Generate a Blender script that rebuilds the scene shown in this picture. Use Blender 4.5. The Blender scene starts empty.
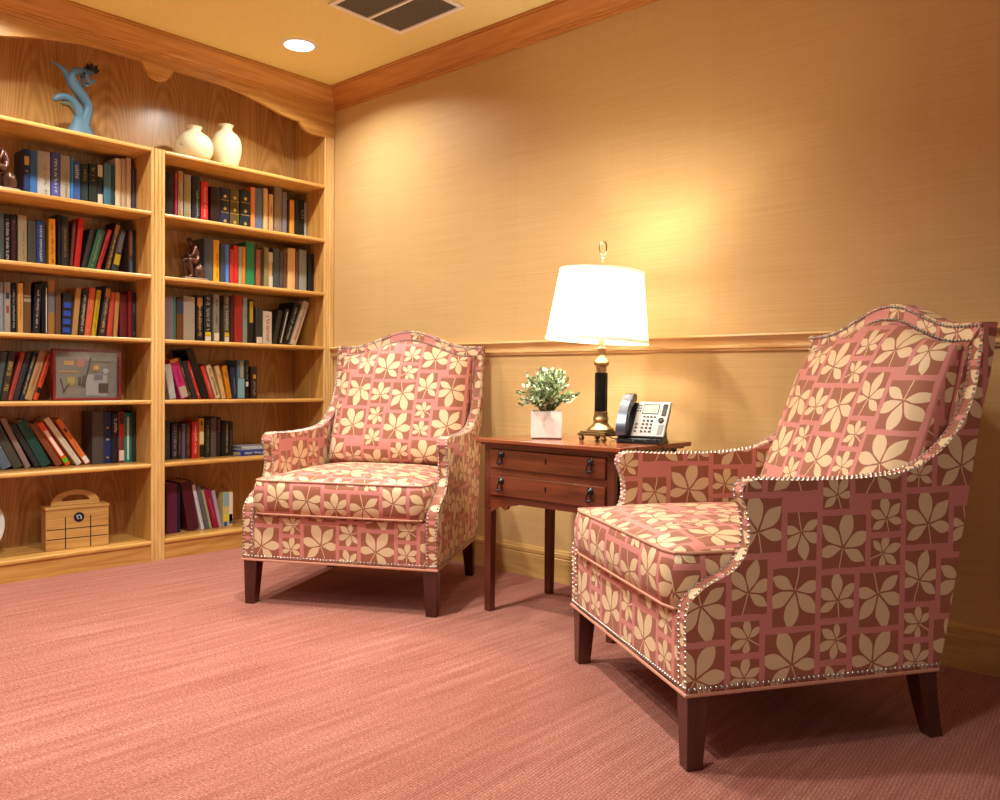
import bpy, bmesh, math, random
from mathutils import Vector, Matrix
from mathutils.geometry import tessellate_polygon
from math import sin, cos, pi, radians, sqrt, atan2
random.seed(7)
SC = bpy.context.scene
COL = SC.collection

# ---------------------------------------------------------------- camera, world, exposure
CAM = (3.7801, -2.7981, 0.8483)
yaw, pit, rol, FPX = radians(132.293), radians(-1.289), radians(0.574), 840.6
F = Vector((cos(yaw)*cos(pit), sin(yaw)*cos(pit), sin(pit)))
r0 = Vector((sin(yaw), -cos(yaw), 0)); u0 = r0.cross(F)
rv = r0*cos(rol)+u0*sin(rol); uv_ = -r0*sin(rol)+u0*cos(rol)
cd = bpy.data.cameras.new('camera'); cd.sensor_width = 36; cd.lens = FPX*36/1000
cam = bpy.data.objects.new('camera', cd); COL.objects.link(cam)
cam.matrix_world = Matrix(((rv.x, uv_.x, -F.x, CAM[0]), (rv.y, uv_.y, -F.y, CAM[1]), (rv.z, uv_.z, -F.z, CAM[2]), (0, 0, 0, 1)))
cd.clip_start = 0.05
SC.camera = cam

W = bpy.data.worlds.new('world'); SC.world = W; W.use_nodes = True
bg = W.node_tree.nodes['Background']; bg.inputs[0].default_value = (1.0, 0.98, 0.95, 1); bg.inputs[1].default_value = 0.18
vs = SC.view_settings; vs.view_transform = 'Standard'; vs.look = 'None'; vs.exposure = 0.1; vs.gamma = 1; vs.use_curve_mapping = False

CEIL = 2.397
def downlight_lamp(x, y, power, spread=138, col=(1.0, 0.975, 0.87)):
    l = bpy.data.lights.new('downlight_beam', 'AREA'); l.energy = power; l.color = col
    l.shape = 'DISK'; l.size = 0.10; l.spread = radians(spread)
    o = bpy.data.objects.new('downlight_beam', l); COL.objects.link(o); o.location = (x, y, CEIL-0.012)
    return o
DOWN = [(0.435, -0.528, 14), (0.435, -1.62, 15), (1.60, -1.30, 22), (1.66, -2.10, 28), (3.0, -2.2, 10), (2.85, -3.5, 16)]  # final pair added out of view to brighten right wall and armchair side
DLAMPS = [downlight_lamp(x, y, p, 150 if x < 1 else 138) for x, y, p in DOWN]

# ---------------------------------------------------------------- helpers
def lin(h):
    if isinstance(h, str): h = tuple(int(h[i:i+2], 16) for i in (0, 2, 4))
    return tuple(((c/255)/12.92 if c/255 <= .04045 else ((c/255+.055)/1.055)**2.4) for c in h)+(1,)

class NT:
    def __init__(s, m):
        m.use_nodes = True; s.t = m.node_tree; s.n = s.t.nodes; s.b = s.n['Principled BSDF']
    def new(s, ty, **kw):
        n = s.n.new(ty)
        for k, v in kw.items(): setattr(n, k, v)
        return n
    def put(s, sock, v):
        if isinstance(v, bpy.types.NodeSocket): s.t.links.new(v, sock)
        elif v is not None: sock.default_value = v
    def math(s, op, a, b=None, c=None, clamp=False):
        n = s.new('ShaderNodeMath', operation=op); n.use_clamp = clamp
        for i, v in enumerate((a, b, c)): s.put(n.inputs[i], v)
        return n.outputs[0]
    def vm(s, op, a, b=None, scale=None):
        n = s.new('ShaderNodeVectorMath', operation=op); s.put(n.inputs[0], a)
        if b is not None: s.put(n.inputs[1], b)
        if scale is not None: s.put(n.inputs['Scale'], scale)
        return n.outputs['Value'] if op in ('LENGTH', 'DOT_PRODUCT', 'DISTANCE') else n.outputs[0]
    def noise(s, vec, scale, detail=2, rough=.5, dist=0):
        n = s.new('ShaderNodeTexNoise'); s.put(n.inputs['Vector'], vec)
        n.inputs['Scale'].default_value = scale; n.inputs['Detail'].default_value = detail
        n.inputs['Roughness'].default_value = rough; n.inputs['Distortion'].default_value = dist
        return n.outputs['Fac']
    def ramp(s, f, stops):
        n = s.new('ShaderNodeValToRGB'); s.put(n.inputs[0], f)
        e = n.color_ramp.elements
        while len(e) < len(stops): e.new(.5)
        for el, (p, c) in zip(e, stops): el.position = p; el.color = c
        return n.outputs[0]
    def mix(s, f, a, b, mode='MIX'):
        n = s.new('ShaderNodeMix', data_type='RGBA', blend_type=mode)
        s.put(n.inputs[0], f); s.put(n.inputs[6], a); s.put(n.inputs[7], b); return n.outputs[2]
    def bump(s, h, strength, dist=.002):
        n = s.new('ShaderNodeBump'); s.put(n.inputs['Height'], h); n.inputs['Strength'].default_value = strength
        n.inputs['Distance'].default_value = dist; s.t.links.new(n.outputs[0], s.b.inputs['Normal'])
    def coord(s, which='Object'): return s.new('ShaderNodeTexCoord').outputs[which]
    def mapv(s, v, sc): return s.vm('MULTIPLY', v, sc)

MATS = {}
def simple(name, col, rough=.5, metal=0, spec=.5, emit=None, trans=0, ior=1.45, coat=0):
    if name in MATS: return MATS[name]
    m = bpy.data.materials.new(name); t = NT(m); b = t.b
    # faint procedural unevenness keeps every surface from being perfectly flat
    nz = t.noise(t.coord(), 60, 3)
    c = lin(col) if not (isinstance(col, tuple) and len(col) == 4) else col
    t.put(b.inputs['Base Color'], t.mix(nz, tuple(x*.92 for x in c[:3])+(1,), tuple(min(1, x*1.08) for x in c[:3])+(1,)))
    b.inputs['Roughness'].default_value = rough; b.inputs['Metallic'].default_value = metal
    b.inputs['Specular IOR Level'].default_value = spec; b.inputs['IOR'].default_value = ior
    b.inputs['Transmission Weight'].default_value = trans; b.inputs['Coat Weight'].default_value = coat
    if emit: b.inputs['Emission Color'].default_value = (*emit[:3], 1); b.inputs['Emission Strength'].default_value = emit[3]
    MATS[name] = m; return m

def wood(name, c0, c1, axis, rough=.38, fine=1.0, cathedral=False, coat=.3):
    """axis: the index of the grain direction in object space"""
    if name in MATS: return MATS[name]
    m = bpy.data.materials.new(name); t = NT(m); co = t.coord()
    sc = [34*fine]*3; sc[axis] = 1.6*fine
    v = t.mapv(co, tuple(sc))
    n1 = t.noise(v, 1.0, 4, .6, .4)
    sc2 = [170*fine]*3; sc2[axis] = 5
    n2 = t.noise(t.mapv(co, tuple(sc2)), 1.0, 3, .6)
    f = t.math('ADD', t.math('MULTIPLY', n1, .75), t.math('MULTIPLY', n2, .35))
    if cathedral:
        s = t.new('ShaderNodeSeparateXYZ'); t.put(s.inputs[0], co)
        yy = t.math('SUBTRACT', t.math('FRACT', t.math('DIVIDE', s.outputs[1], .30)), .5)
        wob = t.noise(t.mapv(co, (3, 3, 1.2)), 1.0, 2)
        zz = t.math('ADD', t.math('MULTIPLY', s.outputs[2], .42), t.math('MULTIPLY', wob, .5))
        rr = t.math('ADD', t.math('MULTIPLY', t.math('MULTIPLY', yy, yy), 1.6), zz)
        w = t.math('SINE', t.math('MULTIPLY', rr, 120))
        w = t.math('MULTIPLY_ADD', w, .10, 0)
        f = t.math('ADD', f, w)
    else:
        sc3 = [9*fine]*3; sc3[axis] = .9*fine
        w = t.math('SINE', t.math('MULTIPLY', t.noise(t.mapv(co, tuple(sc3)), 1.0, 2, .5, .6), 55))
        f = t.math('MULTIPLY_ADD', w, .06, f)
    col = t.ramp(f, [(.28, lin(c0)), (.78, lin(c1))])
    t.put(t.b.inputs['Base Color'], col); t.b.inputs['Roughness'].default_value = rough
    t.b.inputs['Coat Weight'].default_value = coat; t.b.inputs['Coat Roughness'].default_value = .2
    t.bump(f, .15, .001)
    MATS[name] = m; return m

def empty(name, loc=(0, 0, 0), rz=0, label=None, cat=None, group=None):
    o = bpy.data.objects.new(name, None); COL.objects.link(o); o.location = loc; o.rotation_euler = (0, 0, rz)
    o.empty_display_size = .05
    tag(o, label, cat, group); return o
def tag(o, label=None, cat=None, group=None, kind=None):
    for k, v in (('label', label), ('category', cat), ('group', group), ('kind', kind)):
        if v: o[k] = v
    return o
def link(name, bm, mat, parent=None, smooth=False, bevel=0, seg=2, label=None, uv=False):
    bmesh.ops.recalc_face_normals(bm, faces=bm.faces)
    if uv: box_uv(bm)
    me = bpy.data.meshes.new(name); bm.to_mesh(me); bm.free()
    for mm in (mat if isinstance(mat, (list, tuple)) else [mat]): me.materials.append(mm)
    o = bpy.data.objects.new(name, me); COL.objects.link(o)
    if smooth:
        me.shade_smooth()
        if smooth != 'all':
            me.set_sharp_from_angle(angle=radians(40))
    if bevel:
        b = o.modifiers.new('bevel', 'BEVEL'); b.width = bevel; b.segments = seg; b.limit_method = 'ANGLE'; b.angle_limit = radians(35)
    if parent: o.parent = parent
    if label: o['label'] = label
    return o
def box_uv(bm):
    if bm.loops.layers.uv: return
    L = bm.loops.layers.uv.new('UVMap')
    for f in bm.faces:
        n = f.normal; a = (abs(n.x), abs(n.y), abs(n.z)); k = a.index(max(a))
        for l in f.loops:
            c = l.vert.co
            l[L].uv = ((c.y+.13, c.z), (c.x, c.z), (c.x, c.y))[k]
def bx(bm, x0, x1, y0, y1, z0, z1, mi=0):
    v = [bm.verts.new((x, y, z)) for z in (z0, z1) for y in (y0, y1) for x in (x0, x1)]
    for q in ((0, 2, 3, 1), (4, 5, 7, 6), (0, 1, 5, 4), (2, 6, 7, 3), (0, 4, 6, 2), (1, 3, 7, 5)):
        bm.faces.new([v[i] for i in q]).material_index = mi
    return v
def box(*a, mi=0):
    bm = bmesh.new(); bx(bm, *a, mi=mi); return bm
def taper_box(bm, c0, h0, c1, h1):
    v = []
    for c, h in ((c0, h0), (c1, h1)):
        for sy in (-1, 1):
            for sx in (-1, 1): v.append(bm.verts.new((c[0]+sx*h[0], c[1]+sy*h[1], c[2])))
    for q in ((0, 2, 3, 1), (4, 5, 7, 6), (0, 1, 5, 4), (2, 6, 7, 3), (0, 4, 6, 2), (1, 3, 7, 5)): bm.faces.new([v[i] for i in q])
def prism(bm, pts, axis, a0, a1):
    """extrude a closed outline; axis 0: pts=(y,z), 1: (x,z), 2: (x,y)"""
    def P(p, a): return ((a, p[0], p[1]), (p[0], a, p[1]), (p[0], p[1], a))[axis]
    A = [bm.verts.new(P(p, a0)) for p in pts]; B = [bm.verts.new(P(p, a1)) for p in pts]
    n = len(pts)
    for i in range(n): bm.faces.new((A[i], A[(i+1) % n], B[(i+1) % n], B[i]))
    bm.faces.new(A); bm.faces.new(B[::-1])
def lathe(bm, prof, c=(0, 0, 0), n=28, cap=True):
    R = []
    for r, z in prof:
        R.append([bm.verts.new((c[0]+r*cos(2*pi*i/n), c[1]+r*sin(2*pi*i/n), c[2]+z)) for i in range(n)])
    for a, b in zip(R, R[1:]):
        for i in range(n): bm.faces.new((a[i], a[(i+1) % n], b[(i+1) % n], b[i]))
    if cap:
        bm.faces.new(R[0][::-1]); bm.faces.new(R[-1])
def tube(bm, pts, r, n=8, closed=False, cap=True):
    pts = [Vector(p) for p in pts]; N = len(pts); rings = []; up = None
    for i, p in enumerate(pts):
        a = pts[(i-1) % N] if closed or i else pts[0]; b = pts[(i+1) % N] if closed or i < N-1 else pts[-1]
        t = (b-a).normalized()
        if up is None: up = t.orthogonal().normalized()
        up = (up - t*up.dot(t)).normalized(); s = t.cross(up)
        rr = r[i] if isinstance(r, (list, tuple)) else r
        rings.append([bm.verts.new(p+(up*cos(2*pi*k/n)+s*sin(2*pi*k/n))*rr) for k in range(n)])
    M = N if closed else N-1
    for i in range(M):
        a, b = rings[i], rings[(i+1) % N]
        # closed loops: match the nearest start to avoid a twist
        off = 0
        if closed and i == N-1:
            off = min(range(n), key=lambda k: (a[0].co-b[k].co).length)
        for k in range(n): bm.faces.new((a[k], a[(k+1) % n], b[(k+1+off) % n], b[(k+off) % n]))
    if cap and not closed: bm.faces.new(rings[0][::-1]); bm.faces.new(rings[-1])
def catmull(P, m=5):
    out = []; n = len(P)
    for i in range(n-1):
        p0 = P[max(i-1, 0)]; p1 = P[i]; p2 = P[i+1]; p3 = P[min(i+2, n-1)]
        for k in range(m):
            t = k/m
            out.append(tuple(.5*((2*b)+(-a+c)*t+(2*a-5*b+4*c-d)*t*t+(-a+3*b-3*c+d)*t**3) for a, b, c, d in zip(p0, p1, p2, p3)))
    out.append(tuple(P[-1])); return out
def resample(P, step):
    P = [Vector(p) for p in P]; out = [(P[0].copy(), (P[1]-P[0]).normalized())]; acc = 0; tgt = step
    tot = sum((b-a).length for a, b in zip(P, P[1:])); n = max(1, round(tot/step)); step = tot/n; tgt = step
    for a, b in zip(P, P[1:]):
        L = (b-a).length
        while tgt <= acc+L+1e-9 and len(out) <= n:
            out.append((a+(b-a)*((tgt-acc)/L), (b-a).normalized())); tgt += step
        acc += L
    return out
def copy_tree(o, parent=None):
    c = o.copy(); COL.objects.link(c); c.parent = parent
    for ch in list(o.children): copy_tree(ch, c)
    return c
def skin_body(name, verts, edges, radii, mat, parent, levels=1, root=0):
    me = bpy.data.meshes.new(name); me.from_pydata([Vector(v) for v in verts], edges, []); me.materials.append(mat)
    o = bpy.data.objects.new(name, me); COL.objects.link(o); o.parent = parent
    s = o.modifiers.new('skin', 'SKIN'); s.use_smooth_shade = True
    for i, r in enumerate(radii): me.skin_vertices[0].data[i].radius = (r, r)
    me.skin_vertices[0].data[root].use_root = True
    sb = o.modifiers.new('subdivision', 'SUBSURF'); sb.levels = levels; sb.render_levels = levels
    return o

# ---------------------------------------------------------------- surface materials
OAK0, OAK1 = 'a86e28', 'e0b064'
oak_z = wood('oak_vertical', OAK0, OAK1, 2)
oak_y = wood('oak_horizontal', OAK0, OAK1, 1)
oak_back = wood('oak_panel', 'a06c2e', 'd0a264', 2, cathedral=True, rough=.3)
oak_light = wood('oak_stile', 'c8944a', 'f0cc8c', 2)
trim_x = wood('oak_trim_long', 'a86428', 'd0904a', 0)
trim_y = wood('oak_trim_side', 'ac702e', 'dca458', 1)
rail_x = wood('oak_rail', 'cc9450', 'f8d49c', 0, rough=.22)
base_x = wood('oak_baseboard', 'b88a48', 'e0bc78', 0)
mahog = wood('mahogany', '4a2010', '86422a', 0, rough=.28, coat=.4)
mahog_z = wood('mahogany_leg', '40190e', '6e3420', 2, rough=.28, coat=.4)
mahog_top = wood('mahogany_top', '6e3018', 'a85c38', 0, rough=.2, coat=.5)
legwood = wood('dark_leg_wood', '2c0e07', '541f12', 2, rough=.25, coat=.4)
brass = simple('brass', 'c4ac7c', .3, 1); brass_dark = simple('antique_brass', '8a7450', .35, 1)
black_metal = simple('black_enamel', '0c0e0e', .25); iron = simple('blackened_iron', '3c3e42', .32, .9)
white_plastic = simple('white_plastic', 'f2f0ec', .5)
bronze = simple('cold_bronze', '6a4c40', .36, .8)

def carpet_mat():
    m = bpy.data.materials.new('carpet'); t = NT(m); co = t.coord()
    s = t.new('ShaderNodeSeparateXYZ'); t.put(s.inputs[0], co)
    streak = t.noise(t.mapv(co, (40, 2.2, 1)), 1.0, 4, .6)
    patch = t.noise(t.mapv(co, (3.2, 1.1, 1)), 1.0, 3, .6)
    grain = t.noise(t.mapv(co, (1, .45, 1)), 330, 3, .75)
    rib = t.math('SINE', t.math('ADD', t.math('MULTIPLY', t.math('ADD', s.outputs[0], t.math('MULTIPLY', s.outputs[1], .12)), 760), t.math('MULTIPLY', grain, 5)))
    f = t.math('ADD', t.math('ADD', t.math('MULTIPLY', streak, .20), t.math('MULTIPLY', patch, .10)), t.math('ADD', t.math('MULTIPLY', grain, .68), t.math('MULTIPLY', rib, .03)))
    t.put(t.b.inputs['Base Color'], t.ramp(f, [(.37, lin('7c443a')), (.5, lin('a26254')), (.61, lin('c89484'))]))
    t.b.inputs['Roughness'].default_value = .95; t.b.inputs['Specular IOR Level'].default_value = .1
    t.b.inputs['Sheen Weight'].default_value = .15
    t.bump(t.math('ADD', grain, t.math('MULTIPLY', rib, .3)), .5, .004)
    return m
def wallpaper_mat():
    m = bpy.data.materials.new('grasscloth'); t = NT(m); co = t.coord()
    a = t.noise(t.mapv(co, (1.8, 1.8, 230)), 1.0, 4, .65); b = t.noise(t.mapv(co, (5, 5, 520)), 1.0, 2, .6)
    c = t.noise(t.mapv(co, (90, 90, 2)), 1.0, 2, .5)
    f = t.math('ADD', t.math('ADD', t.math('MULTIPLY', a, .55), t.math('MULTIPLY', b, .35)), t.math('MULTIPLY', c, .1))
    col = t.ramp(f, [(.3, lin('c8a066')), (.5, lin('d2ae76')), (.7, lin('dabb88'))])
    # each drop of paper is a shade of its own
    s = t.new('ShaderNodeSeparateXYZ'); t.put(s.inputs[0], co)
    k = t.math('FLOOR', t.math('DIVIDE', t.math('SUBTRACT', s.outputs[0], .406), .93))
    wn = t.new('ShaderNodeTexWhiteNoise', noise_dimensions='1D'); t.put(wn.inputs['W'], k)
    col = t.mix(t.math('MULTIPLY', wn.outputs[0], .10), col, lin('a87038'))
    t.put(t.b.inputs['Base Color'], col); t.b.inputs['Roughness'].default_value = .55; t.b.inputs['Specular IOR Level'].default_value = .3
    t.bump(f, .12, .001); return m
CARPET, PAPER = carpet_mat(), wallpaper_mat()
PAINT = simple('ceiling_paint', 'f0e29a', .8)

def fabric_mat():
    """rose damask: patchwork rectangles, each holding one palmate leaf; UV is in metres"""
    m = bpy.data.materials.new('leaf_damask'); t = NT(m)
    U = t.coord('UV'); TW, TH = .40, .39
    nz = t.new('ShaderNodeTexNoise'); t.put(nz.inputs['Vector'], U); nz.inputs['Scale'].default_value = 28
    w = t.vm('SCALE', t.vm('SUBTRACT', nz.outputs['Color'], (.5, .5, .5)), scale=.006)
    U2 = t.vm('SCALE', t.vm('ADD', U, w), scale=1/1.13)
    p = t.vm('MODULO', t.vm('ADD', U2, (40*TW, 40*TH, 0)), (TW, TH, 1)); p = t.vm('MULTIPLY', p, (1, 1, 0))
    R = [(0, .115, 0, .12, 80), (.115, .20, 0, .07, 20), (.115, .20, .07, .15, 100), (0, .075, .12, .205, 110), (.075, .20, .15, .265, 60),
         (0, .075, .205, .29, 200), (.09, .20, .265, .39, -75), (0, .09, .29, .39, 95), (.20, .32, .04, .16, 100), (.32, .40, .02, .13, -80),
         (.20, .275, .16, .235, 85), (.275, .40, .16, .28, 110), (.20, .275, .235, .31, 150), (.29, .40, .28, .41, -100), (.20, .29, .31, .43, 75)]
    R += [(a, b, c-TH, d-TH, e) for a, b, c, d, e in R if d > TH]
    tot = loc = par = None
    g = .0065
    for x0, x1, y0, y1, a in R:
        cx, cy = (x0+x1)/2, (y0+y1)/2; hx, hy = (x1-x0)/2-g, (y1-y0)/2-g
        sz = min(hx, hy)*.72+max(hx, hy)*.50
        th = radians(a); d = t.vm('SUBTRACT', p, (cx, cy, 0))
        e = t.vm('SUBTRACT', (hx, hy, 9), t.vm('ABSOLUTE', d))
        s = t.new('ShaderNodeSeparateXYZ'); t.put(s.inputs[0], e)
        mk = t.math('GREATER_THAN', t.math('MINIMUM', s.outputs[0], s.outputs[1]), 0)
        d2 = t.vm('ADD', d, (cos(th)*sz*.20, sin(th)*sz*.20, 0))
        l = t.vm('SCALE', d2, scale=mk); q = t.vm('SCALE', (th, sz*1.12, 0), scale=mk)
        loc = l if loc is None else t.vm('ADD', loc, l); par = q if par is None else t.vm('ADD', par, q)
        tot = mk if tot is None else t.math('ADD', tot, mk)
    a = t.new('ShaderNodeSeparateXYZ'); t.put(a.inputs[0], loc); b = t.new('ShaderNodeSeparateXYZ'); t.put(b.inputs[0], par)
    r = t.vm('LENGTH', loc)
    th = t.math('SUBTRACT', t.math('ARCTAN2', a.outputs[1], a.outputs[0]), b.outputs[0])
    th = t.math('WRAP', th, pi, -pi)
    st = radians(55)
    k = t.math('ROUND', t.math('DIVIDE', th, st)); k = t.math('MAXIMUM', t.math('MINIMUM', k, 2), -2)
    ph = t.math('SUBTRACT', th, t.math('MULTIPLY', k, st))
    L = t.math('MULTIPLY', b.outputs[1], t.math('SUBTRACT', 1.12, t.math('MULTIPLY', t.math('ABSOLUTE', k), .14)))
    x = t.math('MULTIPLY', r, t.math('COSINE', ph)); y = t.math('ABSOLUTE', t.math('MULTIPLY', r, t.math('SINE', ph)))
    tt = t.math('DIVIDE', x, t.math('MAXIMUM', L, .001)); tc = t.math('SUBTRACT', tt, .05, clamp=True)
    hw = t.math('MULTIPLY', L, t.math('MULTIPLY', .21, t.math('POWER', t.math('SINE', t.math('MULTIPLY', t.math('POWER', t.math('MINIMUM', t.math('DIVIDE', tc, .95), 1), 1.15), pi)), 1.05)))
    leaf = t.math('MULTIPLY', t.math('GREATER_THAN', hw, y), t.math('GREATER_THAN', 1.0, tt))
    leaf = t.math('MULTIPLY', leaf, t.math('GREATER_THAN', tc, .0))
    # stem behind the leaflets
    thb = t.math('SUBTRACT', t.math('ABSOLUTE', th), pi)
    stem = t.math('MULTIPLY', t.math('LESS_THAN', t.math('ABSOLUTE', t.math('MULTIPLY', r, t.math('SINE', thb))), .0012), t.math('GREATER_THAN', t.math('ABSOLUTE', th), 1.8))
    leaf = t.math('MULTIPLY', t.math('MAXIMUM', leaf, stem), tot, clamp=True)
    weave = t.noise(t.mapv(U, (1200, 260, 1)), 1.0, 2); big = t.noise(U, 9, 2)
    rose = t.mix(weave, lin('b86a64'), lin('da948c')); brown = t.mix(weave, lin('8a4c38'), lin('ac6c52')); beige = t.mix(weave, lin('cfae86'), lin('e8d2ac'))
    c = t.mix(t.math('MINIMUM', tot, 1), rose, brown); c = t.mix(leaf, c, beige)
    t.put(t.b.inputs['Base Color'], c)
    t.put(t.b.inputs['Roughness'], t.math('SUBTRACT', .62, t.math('MULTIPLY', leaf, .16)))
    t.b.inputs['Specular IOR Level'].default_value = .35; t.b.inputs['Sheen Weight'].default_value = .12
    t.bump(t.math('ADD', t.math('MULTIPLY', leaf, .6), t.math('MULTIPLY', weave, .5)), .35, .001)
    return m
FAB = fabric_mat()
WELT = simple('welt_cord', 'c89078', .6)
NAIL = simple('nail_pewter', 'b0aca8', .3, 1)

# ---------------------------------------------------------------- room shell
def struct(name, bm, mat, **kw):
    return tag(link(name, bm, mat, **kw), kind='structure')
XM, YM = 6.2, -5.6
struct('floor', box(-.45, XM, YM, .15, -.1, 0), CARPET)
struct('ceiling', box(-.45, XM, YM, .15, CEIL, CEIL+.1), PAINT)
struct('wall_back', box(-.45, XM, 0, .15, 0, CEIL), PAPER)
bm = bmesh.new(); bx(bm, -.45, -.305, YM, 0, 0, CEIL); bx(bm, -.305, -.02, YM, -1.985, 0, CEIL)
struct('wall_left', bm, PAPER)
def moulding(bm, prof, axis, a0, a1):
    prism(bm, prof, axis, a0, a1)
# crown: bottom 2.31, projects .108 at the ceiling
crown = [(0, 2.307), (.008, 2.307), (.010, 2.313), (.016, 2.315), (.016, 2.320), (.022, 2.323), (.022, 2.328), (.030, 2.331), (.040, 2.340), (.055, 2.354), (.072, 2.366), (.088, 2.373), (.092, 2.378), (.100, 2.380), (.100, 2.385), (.108, 2.387), (.108, CEIL-.001), (0, CEIL-.001)]
def crown_along_x():
    bm = bmesh.new(); P = [(-d, z) for d, z in crown]
    A = [bm.verts.new((-y, y, z)) for y, z in P]           # mitred end at the inner corner
    B = [bm.verts.new((XM, y, z)) for y, z in P]; n = len(P)
    for i in range(n): bm.faces.new((A[i], A[(i+1) % n], B[(i+1) % n], B[i]))
    bm.faces.new(A); bm.faces.new(B[::-1]); return bm
def crown_along_y():
    bm = bmesh.new(); P = [(d, z) for d, z in crown]
    A = [bm.verts.new((x, -x, z)) for x, z in P]; B = [bm.verts.new((x, YM, z)) for x, z in P]; n = len(P)
    for i in range(n): bm.faces.new((A[i], A[(i+1) % n], B[(i+1) % n], B[i]))
    bm.faces.new(A); bm.faces.new(B[::-1]); return bm
struct('trim_1', crown_along_x(), trim_x, smooth=True)
struct('trim_2', crown_along_y(), trim_y, smooth=True)
rail = [(0, .965), (-.010, .965), (-.012, .972), (-.018, .975), (-.018, .981), (-.010, .985), (-.012, 1.000), (-.020, 1.008), (-.030, 1.012), (-.033, 1.017), (-.030, 1.023), (0, 1.026)]
bm = bmesh.new(); prism(bm, rail, 0, .002, XM); struct('trim_3', bm, rail_x, smooth=True)
bb = [(0, 0), (-.016, 0), (-.016, .098), (-.013, .101), (-.013, .104), (-.016, .107), (-.016, .121), (-.010, .124), (-.010, .128), (-.006, .134), (0, .135)]
bm = bmesh.new(); prism(bm, bb, 0, .002, XM); struct('baseboard_back', bm, base_x, smooth=True)

# ---------------------------------------------------------------- ceiling fittings
ring_m = simple('white_trim_ring', 'f0ece4', .4)
lens_m = bpy.data.materials.new('lit_lens'); t = NT(lens_m)
t.b.inputs['Base Color'].default_value = (1, 1, 1, 1); t.b.inputs['Emission Color'].default_value = (1, .96, .88, 1); t.b.inputs['Emission Strength'].default_value = 6
where = ['above the corner where bookcase meets papered wall', 'above the bookcase, further from the papered wall', 'before the side table and the armchairs', 'further into the room before the armchairs', 'added unseen to brighten the wall behind the foreground armchair', 'added unseen to brighten the side of the foreground armchair']
for (x, y, p), lamp, wh in zip(DOWN, DLAMPS, where):
    e = empty('recessed_downlight', (x, y, CEIL), label='round white recessed downlight ' + wh, cat='ceiling light', group='recessed ceiling downlights')
    bm = bmesh.new(); lathe(bm, [(.066, -.0005), (.068, -.006), (.078, -.006), (.084, -.002), (.084, -.0005)], n=40, cap=False); link('trim_ring', bm, ring_m, e, smooth=True)
    bm = bmesh.new(); lathe(bm, [(.067, -.0010), (.067, -.0035)], n=40); link('lens', bm, lens_m, e)
    lamp.parent = e; lamp.location = (0, 0, -.012)
v = empty('air_vent', (1.095, -.503, CEIL), label='white framed ceiling air vent with two dark louvred panels', cat='vent')
bm = bmesh.new()
for a in ((-.205, .205, -.197, -.175), (-.205, .205, .175, .197), (-.205, -.183, -.175, .175), (.183, .205, -.175, .175)): bx(bm, *a, -.008, -.0005)
link('frame', bm, white_plastic, v, bevel=.002); link('divider', box(-.183, .183, -.006, .006, -.008, -.0005), white_plastic, v)
grey = simple('vent_louvre', 'a8a090', .6); dk = simple('vent_shadow', '5c564a', .9)
for y0, y1 in ((-.175, -.006), (.006, .175)):
    bm = bmesh.new(); bx(bm, -.183, .183, y0, y1, -.0022, -.0006, mi=1)
    n = 16
    for i in range(n):
        yy = y0+(i+.5)*(y1-y0)/n
        taper_box(bm, (0, yy-.002, -.0065), (.183, .0012), (0, yy+.001, -.0022), (.183, .0012))
    link('grille', bm, [grey, dk], v)

# ---------------------------------------------------------------- built-in bookcase
BC = empty('bookcase', (0, -.96, 0), label='built-in oak bookcase of two bays with arched valance and fluted stiles', cat='bookcase')
O = .96
def bco(name, bm, m, **kw):
    for vv in bm.verts: vv.co.y += O
    return link(name, bm, m, BC, **kw)
bco('back_panel', box(-.302, -.287, -1.98, -.004, 0, 2.395), oak_back)
SH = [1.898, 1.608, 1.319, 1.027, .744, .451]
BAYS = [(-1.914, -1.021), (-.957, -.064)]
for y0, y1 in ((-1.98, -1.914), (-1.021, -.957), (-.064, -.003)):
    top = 2.16 if y0 > -.9 or y0 < -1.5 else 1.897
    bco('side_panel', box(-.286, -.0125, y0+.001, y1-.001, .0, top if y0 > -.9 or y0 < -1.5 else 1.894), oak_z)
    # fluted stile: beads and grooves in its plan outline
    w = y1-y0; pts = [(-.012, y0)]; k = 5
    for fy, d in ((0, -.002), (.04, 0), (.16, 0), (.2, -.005), (.26, -.005), (.3, 0), (.42, 0), (.46, -.005), (.54, -.005), (.58, 0), (.7, 0), (.74, -.005), (.8, -.005), (.84, 0), (.96, 0), (1, -.002)):
        pts.append((d, y0+w*fy))
    pts.append((-.012, y1))
    bm = bmesh.new(); prism(bm, pts, 2, 0, 2.158 if top > 2 else 1.899)
    bco('stile', bm, oak_light)
def shelf(y0, y1, z, th=.019):
    pts = [(-.286, z-th), (-.004, z-th), (.000, z-th+.003), (.0015, z-th/2), (0, z-.003), (-.003, z), (-.286, z)]
    bm = bmesh.new(); prism(bm, pts, 1, y0, y1); return bm
for y0, y1 in BAYS:
    for z in SH: bco('shelf', shelf(y0+.0005, y1-.0005, z), oak_y, smooth=True)
    bco('bottom_shelf', shelf(y0+.0005, y1-.0005, .094, .02), oak_y, smooth=True)
    bco('plinth', box(-.02, -.006, y0+.0005, y1-.0005, 0, .0735), oak_y)
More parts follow.
